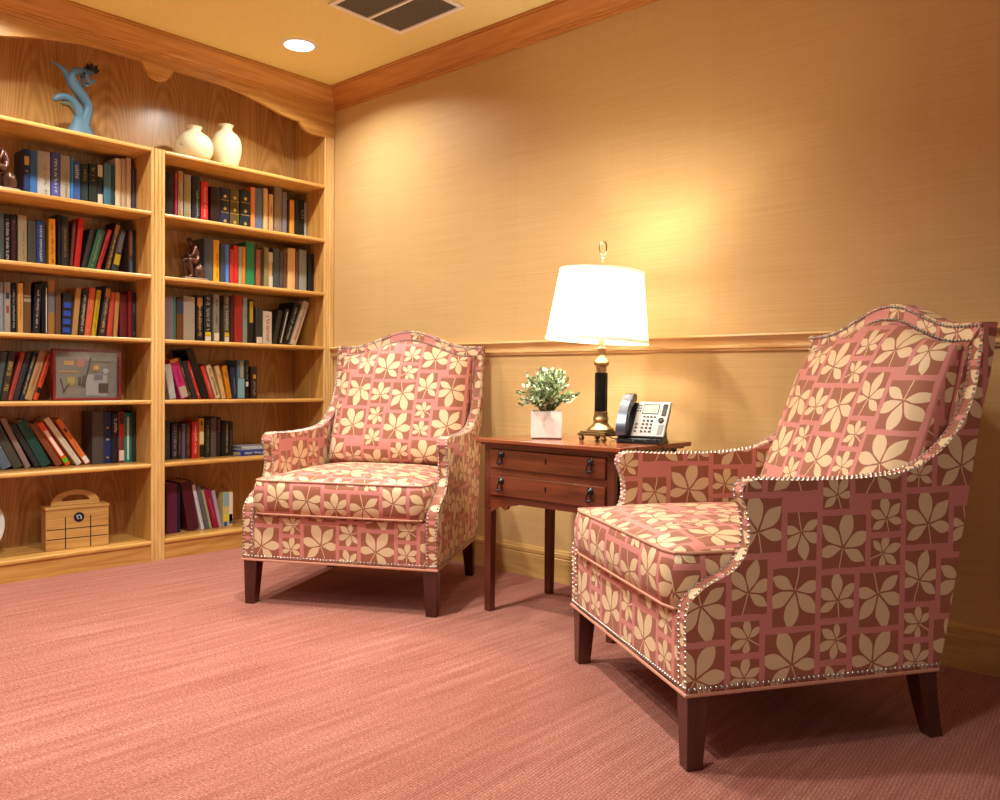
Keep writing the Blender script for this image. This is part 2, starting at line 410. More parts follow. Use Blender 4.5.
# arched valance, its lower edge measured on the photograph's face plane
half = [(-.003, 2.160), (-.066, 2.155), (-.11, 2.152), (-.15, 2.153), (-.18, 2.159), (-.2, 2.169), (-.22, 2.189), (-.23, 2.205), (-.256, 2.202)]
arch = catmull([(-.256, 2.202), (-.347, 2.215), (-.46, 2.243), (-.586, 2.266), (-.70, 2.278), (-.80, 2.283), (-.905, 2.281)], 4)
pend = [(-.920, 2.266), (-.930, 2.243), (-.948, 2.222), (-.970, 2.212), (-.989, 2.209)]
low = half + arch[1:] + pend
mir = [(-1.978-y, z) for y, z in reversed(low[:-1])]
low = low + mir
bm = bmesh.new()
F0 = [(bm.verts.new((.001, y, z)), bm.verts.new((.001, y, 2.33)), bm.verts.new((-.018, y, z)), bm.verts.new((-.018, y, 2.33))) for y, z in low]
for a, b in zip(F0, F0[1:]):
    bm.faces.new((a[0], b[0], b[1], a[1])); bm.faces.new((a[2], a[3], b[3], b[2])); bm.faces.new((a[0], a[2], b[2], b[0])); bm.faces.new((a[1], b[1], b[3], a[3]))
for e in (F0[0], F0[-1]): bm.faces.new((e[0], e[1], e[3], e[2]))
bco('valance', bm, oak_y, smooth=True)
# upper inner sides behind the valance
bco('upper_side', box(-.286, -.0185, -.064, -.003, 2.161, 2.395), oak_z); bco('upper_side', box(-.286, -.0185, -1.98, -1.914, 2.161, 2.395), oak_z)
bco('top_board', box(-.286, -.0185, -1.913, -.065, 2.376, 2.395), oak_y)

# ---- book table: foot centre y, thickness, height, lean (deg), cloth colour, look, marking
BOOKS = {
 'L1': [
  (-1.4926, 0.0224, 0.21, 0.0, '1b2f5e', 'navy', 'G'),
  (-1.4653, 0.0298, 0.21, 0.0, '2e5f9e', 'medium blue', ''),
  (-1.4225, 0.0533, 0.216, 0.0, 'a9a7a6', 'thick pale grey', 'T5:8a8683'),
  (-1.3749, 0.0346, 0.221, 0.0, '4a4f96', 'violet blue', 'T:e8e8f4'),
  (-1.3353, 0.0408, 0.216, 0.0, '9a958c', 'warm grey', 'T5:7a6a50'),
  (-1.3083, 0.0108, 0.215, 0.0, '2a7cc0', 'slim bright blue', ''),
  (-1.2856, 0.0333, 0.203, 0.0, '2f4f8f', 'blue', 'T3:cfd8e8'),
  (-1.2521, 0.0311, 0.194, 0.0, '1b2b28', 'blackish green', 'T3:8a8240'),
  (-1.2175, 0.0355, 0.201, 0.0, '16241f', 'near-black green', 'T3:a09040'),
  (-1.1871, 0.0226, 0.207, 0.0, '1a2028', 'black and white banded', 'W'),
  (-1.1536, 0.0337, 0.213, 0.0, '4a7a98', 'steel blue', 'T6:6a8a70'),
  (-1.1275, 0.017, 0.212, 0.0, '1f4650', 'dark teal', ''),
  (-1.1046, 0.0261, 0.249, 0.0, 'e2d3b8', 'cream', ''),
  (-1.0773, 0.0229, 0.253, 0.0, 'c9b090', 'beige cream', ''),
  (-1.0526, 0.0224, 0.263, 0.0, 'e4d0b4', 'tall pale cream', ''),
  (-1.0308, 0.0155, 0.214, 0.0, '40485a', 'small slate', ''),
 ],
 'L2': [
  (-1.5969, 0.0333, 0.217, 0.0, '4f6068', 'slate blue', ''),
  (-1.5671, 0.0229, 0.213, 0.0, '15171b', 'black white-lettered', 'T2:e0e0e0'),
  (-1.5415, 0.0249, 0.215, 0.0, '1a1518', 'black maroon-lettered', 'T:8a3040'),
  (-1.5103, 0.0352, 0.214, 0.0, 'a39d88', 'pale grey green', 'T5:706a5c'),
  (-1.4737, 0.0333, 0.196, 0.0, '474a4c', 'dark grey', ''),
  (-1.4353, 0.0338, 0.206, 0.0, '1f4a94', 'royal blue white-lettered', 'T:e8eef8'),
  (-1.3899, 0.0277, 0.219, 0.0, 'e8a020', 'amber yellow', 'T:3a2a10'),
  (-1.359, 0.0131, 0.244, 0.0, '15151a', 'slim tall black', ''),
  (-1.3364, 0.0295, 0.238, 0.0, '2a2b2f', 'charcoal gilt-lettered', 'T4:b8924a'),
  (-1.3109, 0.0139, 0.216, 4.5, '6e3a38', 'slim dull maroon', ''),
  (-1.2892, 0.0242, 0.239, 5.8, 'c81f1c', 'bright red', ''),
  (-1.2596, 0.0215, 0.199, 12.4, '32343a', 'dark grey tilted', ''),
  (-1.2302, 0.0329, 0.203, 14.9, '2a6a50', 'green tilted', 'T:a8c8b0'),
  (-1.1999, 0.0178, 0.211, 16.3, 'c0343c', 'slim crimson tilted', 'T4:501018'),
  (-1.1578, 0.0223, 0.247, 12.9, '3a2412', 'black and gold ornate', 'O'),
  (-1.1225, 0.0308, 0.216, 11.8, '3c4448', 'grey and yellow tilted', 'Y'),
  (-1.0448, 0.0183, 0.221, 0.0, '5a4a44', 'copper and blue striped', 'C'),
  (-1.029, 0.0106, 0.22, 0.0, '15151c', 'slim black', ''),
 ],
 'L3': [
  (-1.5952, 0.0272, 0.215, 0.0, '8c98a8', 'pale blue grey', ''),
  (-1.5685, 0.0241, 0.217, 0.0, 'a0a098', 'light grey circle-marked', 'D'),
  (-1.5431, 0.022, 0.218, 0.0, '121317', 'black white-lettered', 'T:c8c8c8'),
  (-1.5193, 0.0211, 0.218, 0.0, 'd8a860', 'honey tan', 'T4:a07030'),
  (-1.4904, 0.032, 0.227, 0.0, '6a5038', 'brown grey-striped', 'S'),
  (-1.4582, 0.0276, 0.219, 2.6, '15151a', 'black with bold white letters', 'T:d8d8d8'),
  (-1.4366, 0.0109, 0.237, 0.0, '0e0e12', 'slim black', ''),
  (-1.422, 0.0158, 0.224, 0.0, '22252e', 'dark navy white-edged', 'E'),
  (-1.3969, 0.0295, 0.24, 0.0, 'a87838', 'tan with grey shield', 'H'),
  (-1.3685, 0.0224, 0.194, 0.0, '6a4a34', 'plain brown', ''),
  (-1.3321, 0.0403, 0.192, 2.5, '14172a', 'black with blue bands', 'B'),
  (-1.2972, 0.0242, 0.219, 5.1, 'b89058', 'tan', ''),
  (-1.2709, 0.0232, 0.215, 5.5, '2a2a28', 'black and white mottled', 'T2:e8e8e0'),
  (-1.2429, 0.0273, 0.225, 6.3, 'dc6444', 'salmon', 'T6:e8b090'),
  (-1.2167, 0.0197, 0.217, 7.0, 'c8b01c', 'yellow', 'T:7a6a10'),
  (-1.1794, 0.0252, 0.24, 7.7, '3c3440', 'dark with gold and white', 'O'),
  (-1.1461, 0.0223, 0.212, 5.5, 'cc4c34', 'coral red', ''),
  (-1.1233, 0.0191, 0.212, 3.7, 'c09058', 'slim tan', ''),
  (-1.0863, 0.0382, 0.205, 0.0, '6a1520', 'wide maroon', 'T3:8a3a3a'),
  (-1.0568, 0.0168, 0.225, 0.0, '8a1a22', 'dark red', ''),
  (-1.0335, 0.0212, 0.218, 0.0, '22242a', 'charcoal', 'T6:9a9a90'),
 ],
 'L4': [
  (-1.6183, 0.0205, 0.207, 8.8, '465458', 'grey green', ''),
  (-1.5938, 0.0257, 0.209, 9.3, '3a3020', 'dark olive gilt-lettered', 'G2'),
  (-1.5711, 0.0166, 0.21, 14.5, 'a8443c', 'slim rose', 'T:702820'),
  (-1.5487, 0.0222, 0.21, 15.2, '302e2c', 'dark grey', ''),
  (-1.5261, 0.0169, 0.212, 15.0, '16204a', 'navy yellow-lettered', 'T2:e8d040'),
  (-1.5007, 0.0287, 0.219, 16.6, 'b08c60', 'tan red-lettered', 'T4:a83a28'),
  (-1.4744, 0.0193, 0.204, 17.6, 'c84a24', 'orange red', 'K'),
 ],
 'L5': [
  (-1.5727, 0.0405, 0.227, -25.3, '5c6c80', 'slate blue', ''),
  (-1.5282, 0.0358, 0.216, -25.8, '42443a', 'olive grey', ''),
  (-1.489, 0.0221, 0.237, -24.7, '8a7470', 'pinkish grey', 'T4:b0a098'),
  (-1.4606, 0.0234, 0.209, -27.9, '20282e', 'blue black', ''),
  (-1.4197, 0.0407, 0.219, -27.2, '12443e', 'dark green', 'T6:1f6a5c'),
  (-1.3638, 0.028, 0.215, -30.5, '7c4426', 'brown', ''),
  (-1.3286, 0.0237, 0.223, -31.7, 'e0501c', 'orange white-titled', 'P'),
  (-1.2812, 0.0237, 0.25, -33.4, 'd8d0c0', 'cream white', 'T5:a09888'),
  (-1.2402, 0.0233, 0.239, -32.4, 'e07840', 'pale orange', 'Q'),
  (-1.2171, 0.0503, 0.241, 0.0, '4a4644', 'tall grey', ''),
  (-1.169, 0.0405, 0.236, 0.0, '1e2c5c', 'navy gilt-dotted', 'D2'),
  (-1.1317, 0.0287, 0.23, 0.0, '1a1a24', 'black white-dotted', 'T3:d8d8c8'),
  (-1.1014, 0.0291, 0.238, 0.0, '7a3434', 'red and black patterned', 'R'),
  (-1.0666, 0.0351, 0.231, 0.0, '14806a', 'teal white-edged', 'E'),
  (-1.0342, 0.0241, 0.238, 0.0, '2c2428', 'dark plum', 'T5:6a5a5a'),
 ],
 'R1': [
  (-0.8568, 0.0427, 0.233, 0.0, '14121a', 'glossy black', ''),
  (-0.8272, 0.0129, 0.236, 0.0, 'a83048', 'slim pink', ''),
  (-0.8034, 0.0261, 0.248, 0.0, 'a89888', 'white and brown spotted', 'O'),
  (-0.7683, 0.037, 0.235, 0.0, '94948c', 'grey yellow-lettered', 'T2:d0b020'),
  (-0.7212, 0.043, 0.239, 0.0, '20242c', 'glossy charcoal', 'T5:b0b8c0'),
  (-0.6747, 0.0392, 0.22, 0.0, 'd02420', 'bright red white-lettered', 'T:f0b0b0'),
  (-0.6208, 0.052, 0.202, 0.0, '240d14', 'wide dark maroon', ''),
  (-0.5651, 0.0521, 0.208, 0.0, '182244', 'navy gold-starred', 'X'),
  (-0.5092, 0.054, 0.209, 0.0, '5a4c20', 'olive gold-starred', 'X'),
  (-0.4507, 0.0591, 0.215, 0.0, '142430', 'dark teal gold-starred', 'X'),
  (-0.4062, 0.026, 0.24, 0.0, 'dc8850', 'peach', ''),
  (-0.3674, 0.0456, 0.242, 0.0, '5c708c', 'slate blue', ''),
  (-0.3297, 0.0256, 0.247, 0.0, 'dcb880', 'cream', ''),
  (-0.2962, 0.0269, 0.222, 0.0, 'd0a878', 'small tan cream', 'T6:a07850'),
  (-0.2534, 0.0463, 0.269, 0.0, '8a7868', 'taupe', ''),
  (-0.2143, 0.0277, 0.247, 0.0, '7c7484', 'mauve grey', ''),
  (-0.1924, 0.0118, 0.209, 0.0, '14141c', 'slim black', ''),
  (-0.1682, 0.0303, 0.212, 0.0, 'd89440', 'orange tan', ''),
  (-0.1334, 0.0306, 0.218, 0.0, '181c20', 'black', ''),
  (-0.1015, 0.0287, 0.223, 0.0, '14181c', 'black white-dotted', 'T6:a0a8a8'),
  (-0.0766, 0.0167, 0.214, 0.0, 'a8a8a0', 'slim pale grey', ''),
 ],
 'R2': [
  (-0.6849, 0.0462, 0.219, 0.0, '47525a', 'wide slate', ''),
  (-0.6416, 0.0331, 0.218, 0.0, 'e0a024', 'yellow', 'T5:5a3c10'),
  (-0.6093, 0.026, 0.202, 0.0, '30405e', 'slim navy', ''),
  (-0.5841, 0.0206, 0.202, 0.0, '4a80c8', 'sky blue', ''),
  (-0.561, 0.0218, 0.182, 0.0, 'b83424', 'brick red', ''),
  (-0.5344, 0.0239, 0.203, 0.0, 'd8281c', 'scarlet', ''),
  (-0.5109, 0.0193, 0.201, 0.0, '98a080', 'pale sage', ''),
  (-0.4901, 0.0184, 0.203, 0.0, 'd8822c', 'slim orange', ''),
  (-0.452, 0.0521, 0.23, 0.0, '1f8058', 'tall green', ''),
  (-0.409, 0.0259, 0.199, 0.0, '9a5438', 'brown', ''),
  (-0.386, 0.0161, 0.201, 0.0, '3a3c20', 'black and yellow', ''),
  (-0.3618, 0.0263, 0.214, 0.0, '8a7c54', 'khaki', ''),
  (-0.3343, 0.0245, 0.194, 0.0, 'c8a878', 'cream and black striped', 'W'),
  (-0.2983, 0.0393, 0.218, 0.0, '404a50', 'dark slate', ''),
  (-0.2672, 0.0188, 0.206, 0.0, '58504a', 'dark taupe', 'T6:202020'),
  (-0.2462, 0.0189, 0.205, 0.0, '6a4434', 'slim brown', ''),
  (-0.208, 0.0469, 0.229, 0.0, 'dcb078', 'pale tan', ''),
  (-0.1716, 0.0194, 0.218, 0.0, '6a4848', 'slim dusty red', ''),
  (-0.133, 0.0491, 0.23, 0.0, '8c9490', 'light grey', ''),
  (-0.0829, 0.0422, 0.213, 0.0, '16191e', 'black', ''),
 ],
 'R3': [
  (-0.878, 0.0432, 0.213, 0.0, '7a7088', 'lavender grey', ''),
  (-0.8478, 0.0154, 0.215, 0.0, '3a8070', 'slim sea green', ''),
  (-0.822, 0.0329, 0.202, 0.0, '6a4024', 'brown navy-topped', 'N'),
  (-0.7739, 0.0598, 0.219, 0.0, 'a4a098', 'wide light grey', ''),
  (-0.7198, 0.0341, 0.229, 0.0, '1c1a1c', 'black gold-figured', 'O'),
  (-0.6759, 0.0392, 0.232, 0.0, '24262a', 'black white-lettered', 'Z'),
  (-0.6319, 0.0324, 0.241, 0.0, '8c9088', 'grey white-footed', 'F'),
  (-0.5711, 0.0312, 0.241, 0.0, '5c5448', 'multicoloured', 'Z'),
  (-0.5421, 0.021, 0.24, 0.0, '4a1214', 'dark maroon', ''),
  (-0.5075, 0.0464, 0.246, 0.0, 'a82428', 'wide red', ''),
  (-0.4696, 0.0254, 0.237, 0.0, '88a4a8', 'pale blue', 'T6:b04040'),
  (-0.4336, 0.0367, 0.233, 0.0, '16181c', 'black with yellow panel', 'M'),
  (-0.3897, 0.0412, 0.195, 0.0, '383a3e', 'grey white-footed', 'F'),
  (-0.3354, 0.0553, 0.177, 0.0, 'dcdcd8', 'bright white', 'T:c04848'),
  (-0.2921, 0.0285, 0.188, 11.9, '302e2c', 'dark grey tilted', ''),
  (-0.2629, 0.0244, 0.2, 14.3, '20242a', 'black silver-edged', 'E'),
  (-0.2259, 0.038, 0.24, 19.5, '1a1a1c', 'black white-lettered tilted', 'T:d8d8d0'),
  (-0.1821, 0.0364, 0.254, 20.2, 'd8d0c4', 'white red-lettered tilted', 'T:c03030'),
 ],
 'R4': [
  (-0.8588, 0.0338, 0.17, -9.2, 'b8c0cc', 'white and pale blue', ''),
  (-0.8091, 0.0441, 0.198, -17.3, 'c42878', 'magenta yellow-topped', 'J'),
  (-0.7763, 0.0141, 0.209, -17.4, '3a3a14', 'slim black and yellow', 'T6:d0c880'),
  (-0.7482, 0.0252, 0.193, -17.9, '2a2830', 'dark grey', ''),
  (-0.7248, 0.016, 0.194, -18.5, 'c83430', 'slim red', 'T6:e8d0c8'),
  (-0.6942, 0.0375, 0.253, -20.1, '101214', 'tall wide black', ''),
  (-0.6511, 0.0203, 0.17, -18.6, 'd03c38', 'red and white', 'T5:f0d8c8'),
  (-0.6187, 0.0263, 0.176, -18.4, 'e0c8a0', 'cream black-marked', 'T2:302028'),
  (-0.5884, 0.0225, 0.169, -13.7, 'dcb880', 'slim cream', 'T6:c08040'),
  (-0.5575, 0.0261, 0.169, -10.0, 'd0881c', 'gold orange', 'T3:905008'),
  (-0.5288, 0.0273, 0.16, -4.1, '1e2a50', 'navy', 'T5:b0b8c0'),
  (-0.4937, 0.0403, 0.198, 0.0, '5c7c8c', 'blue grey', 'A'),
  (-0.4561, 0.0261, 0.198, 0.0, '181418', 'black with white disc', 'D3'),
  (-0.4186, 0.0361, 0.167, 0.0, '34241e', 'dark brown yellow-dotted', 'D4'),
 ],
 'R5': [
  (-0.8723, 0.0265, 0.189, 0.0, '34383c', 'dark grey', 'T4:8a5050'),
  (-0.8384, 0.0279, 0.174, 0.0, '302834', 'dark lilac-footed', 'T2:a898b0'),
  (-0.8115, 0.0169, 0.158, 0.0, '241c14', 'black orange-striped', 'T:c07830'),
  (-0.7903, 0.0188, 0.172, 0.0, '5c5468', 'mauve', ''),
  (-0.7677, 0.0229, 0.174, 0.0, '3c2420', 'dark brown', 'T2:b07048'),
  (-0.7337, 0.0325, 0.182, 0.0, 'c8201c', 'bright red white-lettered', 'T:f0e0d8'),
  (-0.6975, 0.0282, 0.196, 0.0, 'c89820', 'yellow black and cream', 'V'),
  (-0.6635, 0.0279, 0.189, 0.0, '24241c', 'black gold-mottled', 'T:a09048'),
  (-0.6297, 0.0301, 0.198, 0.0, '5a5050', 'grey taupe', ''),
  (-0.6013, 0.0219, 0.2, 0.0, '241c20', 'black pink-spotted', 'T3:c06060'),
  (-0.579, 0.0178, 0.174, 0.0, '121214', 'slim black', ''),
  (-0.5572, 0.0222, 0.178, 0.0, '2a2820', 'black cream-lettered', 'T2:c8b890'),
  (-0.5337, 0.0199, 0.176, 0.0, '282420', 'brown black', 'T4:906040'),
 ],
 'R6': [
  (-0.8614, 0.0554, 0.242, 0.0, '5c1f3c', 'plum', ''),
  (-0.8253, 0.0135, 0.237, 0.0, '141c38', 'slim dark navy', ''),
  (-0.7685, 0.0565, 0.246, -9.3, '501428', 'wide maroon tilted', ''),
  (-0.7253, 0.0193, 0.231, -12.7, 'd8d4d8', 'white tilted', 'T5:6088b0'),
  (-0.7042, 0.0194, 0.227, -13.2, '5c6464', 'grey tilted', ''),
  (-0.6848, 0.0161, 0.203, -13.4, 'b0a488', 'beige tilted', ''),
  (-0.6548, 0.0282, 0.203, -15.3, '9c1040', 'crimson tilted', 'T4:d88098'),
  (-0.6252, 0.0188, 0.192, -12.4, 'b8a0b8', 'pale lilac tilted', ''),
  (-0.5847, 0.0556, 0.176, 0.0, 'c8c080', 'yellow and blue landscape', 'U'),
 ],
}
# 172

# ---------------------------------------------------------------- armchairs
CW = .382
front = catmull([(-.033, .172), (-.033, .25), (-.035, .335), (-.024, .375), (.018, .409), (.078, .437), (.110, .475), (.118, .52), (.112, .565), (.098, .600), (.104, .625), (.136, .636), (.236, .632), (.353, .632), (.449, .636), (.548, .649), (.622, .686), (.674, .732), (.710, .785), (.734, .848), (.745, .92), (.752, 1.0)], 4)
rear = catmull([(.794, 1.002), (.775, .88), (.748, .766), (.728, .65), (.717, .586), (.688, .41), (.660, .26), (.640, .172)], 3)
def rear_y(z):
    for (a, b), (c, d) in zip(rear, rear[1:]):
        if d <= z <= b: return a+(c-a)*(b-z)/(b-d)
    return rear[0][0]+(z-1.002)*.19
def camel(x):
    a = abs(x)
    if a >= .31: return 1.003+.004*min(1, (a-.31)/.07)*0
    return 1.003+.072*(.5+.5*cos(pi*a/.31))**1.05
def nails(paths, step=.0132, r=.0048):
    bm = bmesh.new()
    for P, N in paths:
        N = Vector(N)
        for p, tn in resample(P, step):
            nn = N if N.length > .5 else Vector((0, -tn.z, tn.y)).normalized()
            a = tn.cross(nn).normalized(); b = nn.cross(a)
            rings = []
            for rr, h in ((1, 0), (.72, .55)):
                rings.append([bm.verts.new(p+(a*cos(2*pi*k/7)+b*sin(2*pi*k/7))*r*rr+nn*r*h*1.1) for k in range(7)])
            top = bm.verts.new(p+nn*r*.85)
            for k in range(7):
                bm.faces.new((rings[0][k], rings[0][(k+1) % 7], rings[1][(k+1) % 7], rings[1][k])); bm.faces.new((rings[1][k], rings[1][(k+1) % 7], top))
    return bm
def puff_box(x0, x1, y0, y1, z0, z1, crown_, bulge, n=14, rad=.03):
    """soft box cushion: crowned top, slightly bulged front and sides"""
    bm = bmesh.new(); L = bm.loops.layers.uv.new('UVMap'); G = {}
    def vert(i, j, k):
        if (i, j, k) in G: return G[(i, j, k)]
        u, v, w = i/n*2-1, j/n*2-1, k/4*2-1
        # pull corners in a little
        x = (x0+x1)/2+u*(x1-x0)/2; y = (y0+y1)/2+v*(y1-y0)/2; z = (z0+z1)/2+w*(z1-z0)/2
        e = (1-abs(u)**5)*(1-abs(v)**5)
        if k == 4: z += crown_*(1-u**4)*(1-v**4)*1.0
        if k == 0: z -= crown_*.25*e
        side = 1-w*w
        if i in (0, n): x += u*bulge*side
        if j in (0, n): y += v*bulge*side*(1.2 if j == 0 else .4)
        cr = max(0, abs(u)-.9)*max(0, abs(v)-.9)/.01
        x -= math.copysign(rad*.35*cr, u) if cr else 0; y -= math.copysign(rad*.35*cr, v) if cr else 0
        G[(i, j, k)] = bm.verts.new((x, y, z)); return G[(i, j, k)]
    def face(q):
        f = bm.faces.new([vert(*a) for a in q]); return f
    for i in range(n):
        for j in range(n):
            face(((i, j, 4), (i+1, j, 4), (i+1, j+1, 4), (i, j+1, 4))); face(((i, j, 0), (i, j+1, 0), (i+1, j+1, 0), (i+1, j, 0)))
    for i in range(n):
        for k in range(4):
            face(((i, 0, k), (i+1, 0, k), (i+1, 0, k+1), (i, 0, k+1))); face(((i, n, k), (i, n, k+1), (i+1, n, k+1), (i+1, n, k)))
            face(((0, i, k), (0, i, k+1), (0, i+1, k+1), (0, i+1, k))); face(((n, i, k), (n, i+1, k), (n, i+1, k+1), (n, i, k+1)))
    bm.normal_update()
    for f in bm.faces:
        nn = f.normal; a = (abs(nn.x), abs(nn.y), abs(nn.z)*.8); k = a.index(max(a))
        for l in f.loops: c = l.vert.co; l[L].uv = ((c.y+.2, c.z), (c.x+.05, c.z), (c.x+.05, c.y))[k]
    loops = [[tuple(vert(*a).co) for a in [(i, 0, k) for i in range(n)]+[(n, j, k) for j in range(n)]+[(n-i, n, k) for i in range(n)]+[(0, n-j, k) for j in range(n)]] for k in (4, 0)]
    return bm, loops
def make_chair():
    root = empty('armchair')
    # side panels: arm, base side and wing in one upholstered outline
    for s in (-1, 1):
        xo, xi = s*CW, s*(CW-.043)
        pts = front+rear
        bm = bmesh.new(); L = bm.loops.layers.uv.new('UVMap')
        A = [bm.verts.new((xo, y, z)) for y, z in pts]; B = [bm.verts.new((xi, y, z)) for y, z in pts]; n = len(pts)
        tris = tessellate_polygon([[Vector((y, z, 0)) for y, z in pts]])
        for ring in (A, B):
            for tr_ in tris:
                f = bm.faces.new([ring[i] for i in tr_])
                for l in f.loops: l[L].uv = (l.vert.co.y*s*.98+.16, l.vert.co.z+.02)
        d = 0
        for i in range(n):
            j = (i+1) % n; seg = (A[i].co-A[j].co).length
            f = bm.faces.new((A[i], B[i], B[j], A[j]))
            for l, uv in zip(f.loops, ((0, d), (.043, d), (.043, d+seg), (0, d+seg))): l[L].uv = (uv[0]+.185, uv[1])
            d += seg
        link('side_panel', bm, FAB, root, smooth=True)
    # back with its camel top, filling the width between the wings and rising over them
    bm = bmesh.new(); nx, nz_ = 36, 14; V = {}
    for side in (0, 1):
        for i in range(nx+1):
            x = -CW+2*CW*i/nx; zt = camel(x)
            for k in range(nz_+1):
                z = .172+(zt-.172)*k/nz_; yr = rear_y(z)
                xx = x
                V[side, i, k] = bm.verts.new((xx*(1 if 1 else 1), yr-.0005 if side else yr-.046+.0008*(k == nz_), z))
    for i in range(nx):
        for k in range(nz_):
            bm.faces.new((V[0, i, k], V[0, i+1, k], V[0, i+1, k+1], V[0, i, k+1])); bm.faces.new((V[1, i, k], V[1, i, k+1], V[1, i+1, k+1], V[1, i+1, k]))
        bm.faces.new((V[0, i, nz_], V[0, i+1, nz_], V[1, i+1, nz_], V[1, i, nz_])); bm.faces.new((V[0, i, 0], V[1, i, 0], V[1, i+1, 0], V[0, i+1, 0]))
    for i in (0, nx):
        for k in range(nz_): bm.faces.new((V[0, i, k], V[0, i, k+1], V[1, i, k+1], V[1, i, k]))
    for v_ in bm.verts:                                     # keep the lower back inside the side panels
        lim = CW-.0435 if v_.co.z < .985 else CW-.0003
        v_.co.x = max(-lim, min(lim, v_.co.x))
    link('back_panel', bm, FAB, root, smooth=True, bevel=0, uv=True)
    # front rail and seat deck
    bm = bmesh.new(); bx(bm, -.338, .338, -.031, .60, .172, .338)
    link('seat_base', bm, FAB, root, bevel=.008, seg=3, uv=True)
    bm, loops = puff_box(-.334, .334, -.046, .565, .346, .470, .034, .009)
    c = link('seat_cushion', bm, FAB, root, smooth='all', bevel=0)
    for lp in loops:
        bm = bmesh.new(); tube(bm, lp, .0042, 6, closed=True); link('piping', bm, WELT, c, smooth=True)
    # back cushion, its outer edge following the wings
    bm = bmesh.new(); L = bm.loops.layers.uv.new('UVMap'); n, m_ = 20, 20; G = {}
    edge = [(.47, .560), (.55, .568), (.70, .622), (.845, .675), (.98, .728), (1.06, .752)]
    def ye(z):
        for (a, b), (c2, d2) in zip(edge, edge[1:]):
            if a <= z <= c2: return b+(d2-b)*(z-a)/(c2-a)
        return edge[-1][1]
    rings = []
    for side in (0, 1):
        for i in range(n+1):
            s_ = i/n*2-1; x = s_*.328
            zt = camel(s_*.30)-.052
            for k in range(m_+1):
                w = k/m_; z = .478+(zt-.478)*w
                if side == 0:
                    b_ = .062*(1-s_**4)*(1-(2*w-1)**6)**.7*(1-.35*w)
                    y = ye(z)-b_-.018
                    if k == 0: y += .02
                    if i in (0, n): y += .022
                else: y = rear_y(z)-.0475
                G[side, i, k] = bm.verts.new((x, y, z))
    def fc(*q): bm.faces.new([G[a] for a in q])
    for i in range(n):
        for k in range(m_): fc((0, i, k), (0, i+1, k), (0, i+1, k+1), (0, i, k+1)); fc((1, i, k), (1, i, k+1), (1, i+1, k+1), (1, i+1, k))
        fc((0, i, m_), (0, i+1, m_), (1, i+1, m_), (1, i, m_)); fc((0, i, 0), (1, i, 0), (1, i+1, 0), (0, i+1, 0))
    for i in (0, n):
        for k in range(m_): fc((0, i, k), (0, i, k+1), (1, i, k+1), (1, i, k))
    bm.normal_update()
    for f in bm.faces:
        sd = abs(f.normal.x) > .8
        for l in f.loops: c2 = l.vert.co; l[L].uv = (c2.y+.1, c2.z) if sd else (c2.x+.13, c2.z*1.06-.015)
    link('back_cushion', bm, FAB, root, smooth=True, bevel=.006)
    # nailhead rows
    def pth(x, pts, off=0): return [(x, y-off, z) for y, z in pts]
    for s in (-1, 1):
        for xx in (CW-.0055, CW-.0375):
            P = front[4:-1] if xx > .37 else front[4:-3]
            bm = nails([(pth(s*xx, [(-.033, .184)]+P if 1 else P), (0, 0, 0))])
            link('nailhead_row', bm, NAIL, root, smooth='all')
        bm = nails([([(s*(CW+.0005), y, .183) for y in (-.025, .634)], (s, 0, 0))]); link('nailhead_row', bm, NAIL, root, smooth='all')
    bm = nails([([(-.37, -.0335, .183), (.37, -.0335, .183)], (0, -1, 0))]); link('nailhead_row', bm, NAIL, root, smooth='all')
    for dz, xl in ((.008, .376), (.043, .340)):
        P = []
        for i in range(61):
            x = -xl+2*xl*i/60; z = camel(x)-dz; P.append((x, rear_y(z)-.047, z))
        link('nailhead_row', nails([(P, (0, -1, 0))]), NAIL, root, smooth='all')
    # welt around the bottom edge
    bm = bmesh.new(); e = CW+.001
    tube(bm, [(-e, .637, .170), (-e, -.034, .170), (e, -.034, .170), (e, .637, .170)], .0045, 6, closed=True); link('welt', bm, WELT, root, smooth=True)
    # legs
    for s in (-1, 1):
        bm = bmesh.new(); taper_box(bm, (s*.357, -.006, 0), (.019, .019), (s*.353, -.001, .1715), (.027, .027)); link('leg', bm, legwood, root, bevel=.002)
        bm = bmesh.new()
        Q = catmull([(.650, 0), (.636, .05), (.622, .11), (.610, .1715)], 4); rings = []
        for y, z in Q:
            h = .019+.008*z/.17; rings.append([bm.verts.new((s*.350+a*h, y+b*h, z)) for a, b in ((-1, -1), (1, -1), (1, 1), (-1, 1))])
        for a, b in zip(rings, rings[1:]):
            for k in range(4): bm.faces.new((a[k], a[(k+1) % 4], b[(k+1) % 4], b[k]))
        bm.faces.new(rings[0][::-1]); bm.faces.new(rings[-1]); link('leg', bm, legwood, root, bevel=.002)
    # the whole frame narrows towards the back
    done = set()
    for o in [root]+list(root.children_recursive):
        if o.type == 'MESH' and o.data.name not in done:
            done.add(o.data.name)
            for v_ in o.data.vertices:
                if v_.co.y > 0: v_.co.x *= 1-.118*v_.co.y
    return root
ch1 = make_chair(); ch1.location = (2.569, -.948, 0); ch1.rotation_euler = (0, 0, radians(-33.78))
tag(ch1, 'rose and beige leaf-patterned armchair in the foreground, its side to the viewer', 'armchair', 'matching leaf-patterned armchairs')
ch2 = copy_tree(ch1); ch2.location = (1.266, -.901, 0); ch2.rotation_euler = (0, 0, radians(29.43))
ch2['label'] = 'rose and beige leaf-patterned armchair standing beside the bookcase, facing the viewer'

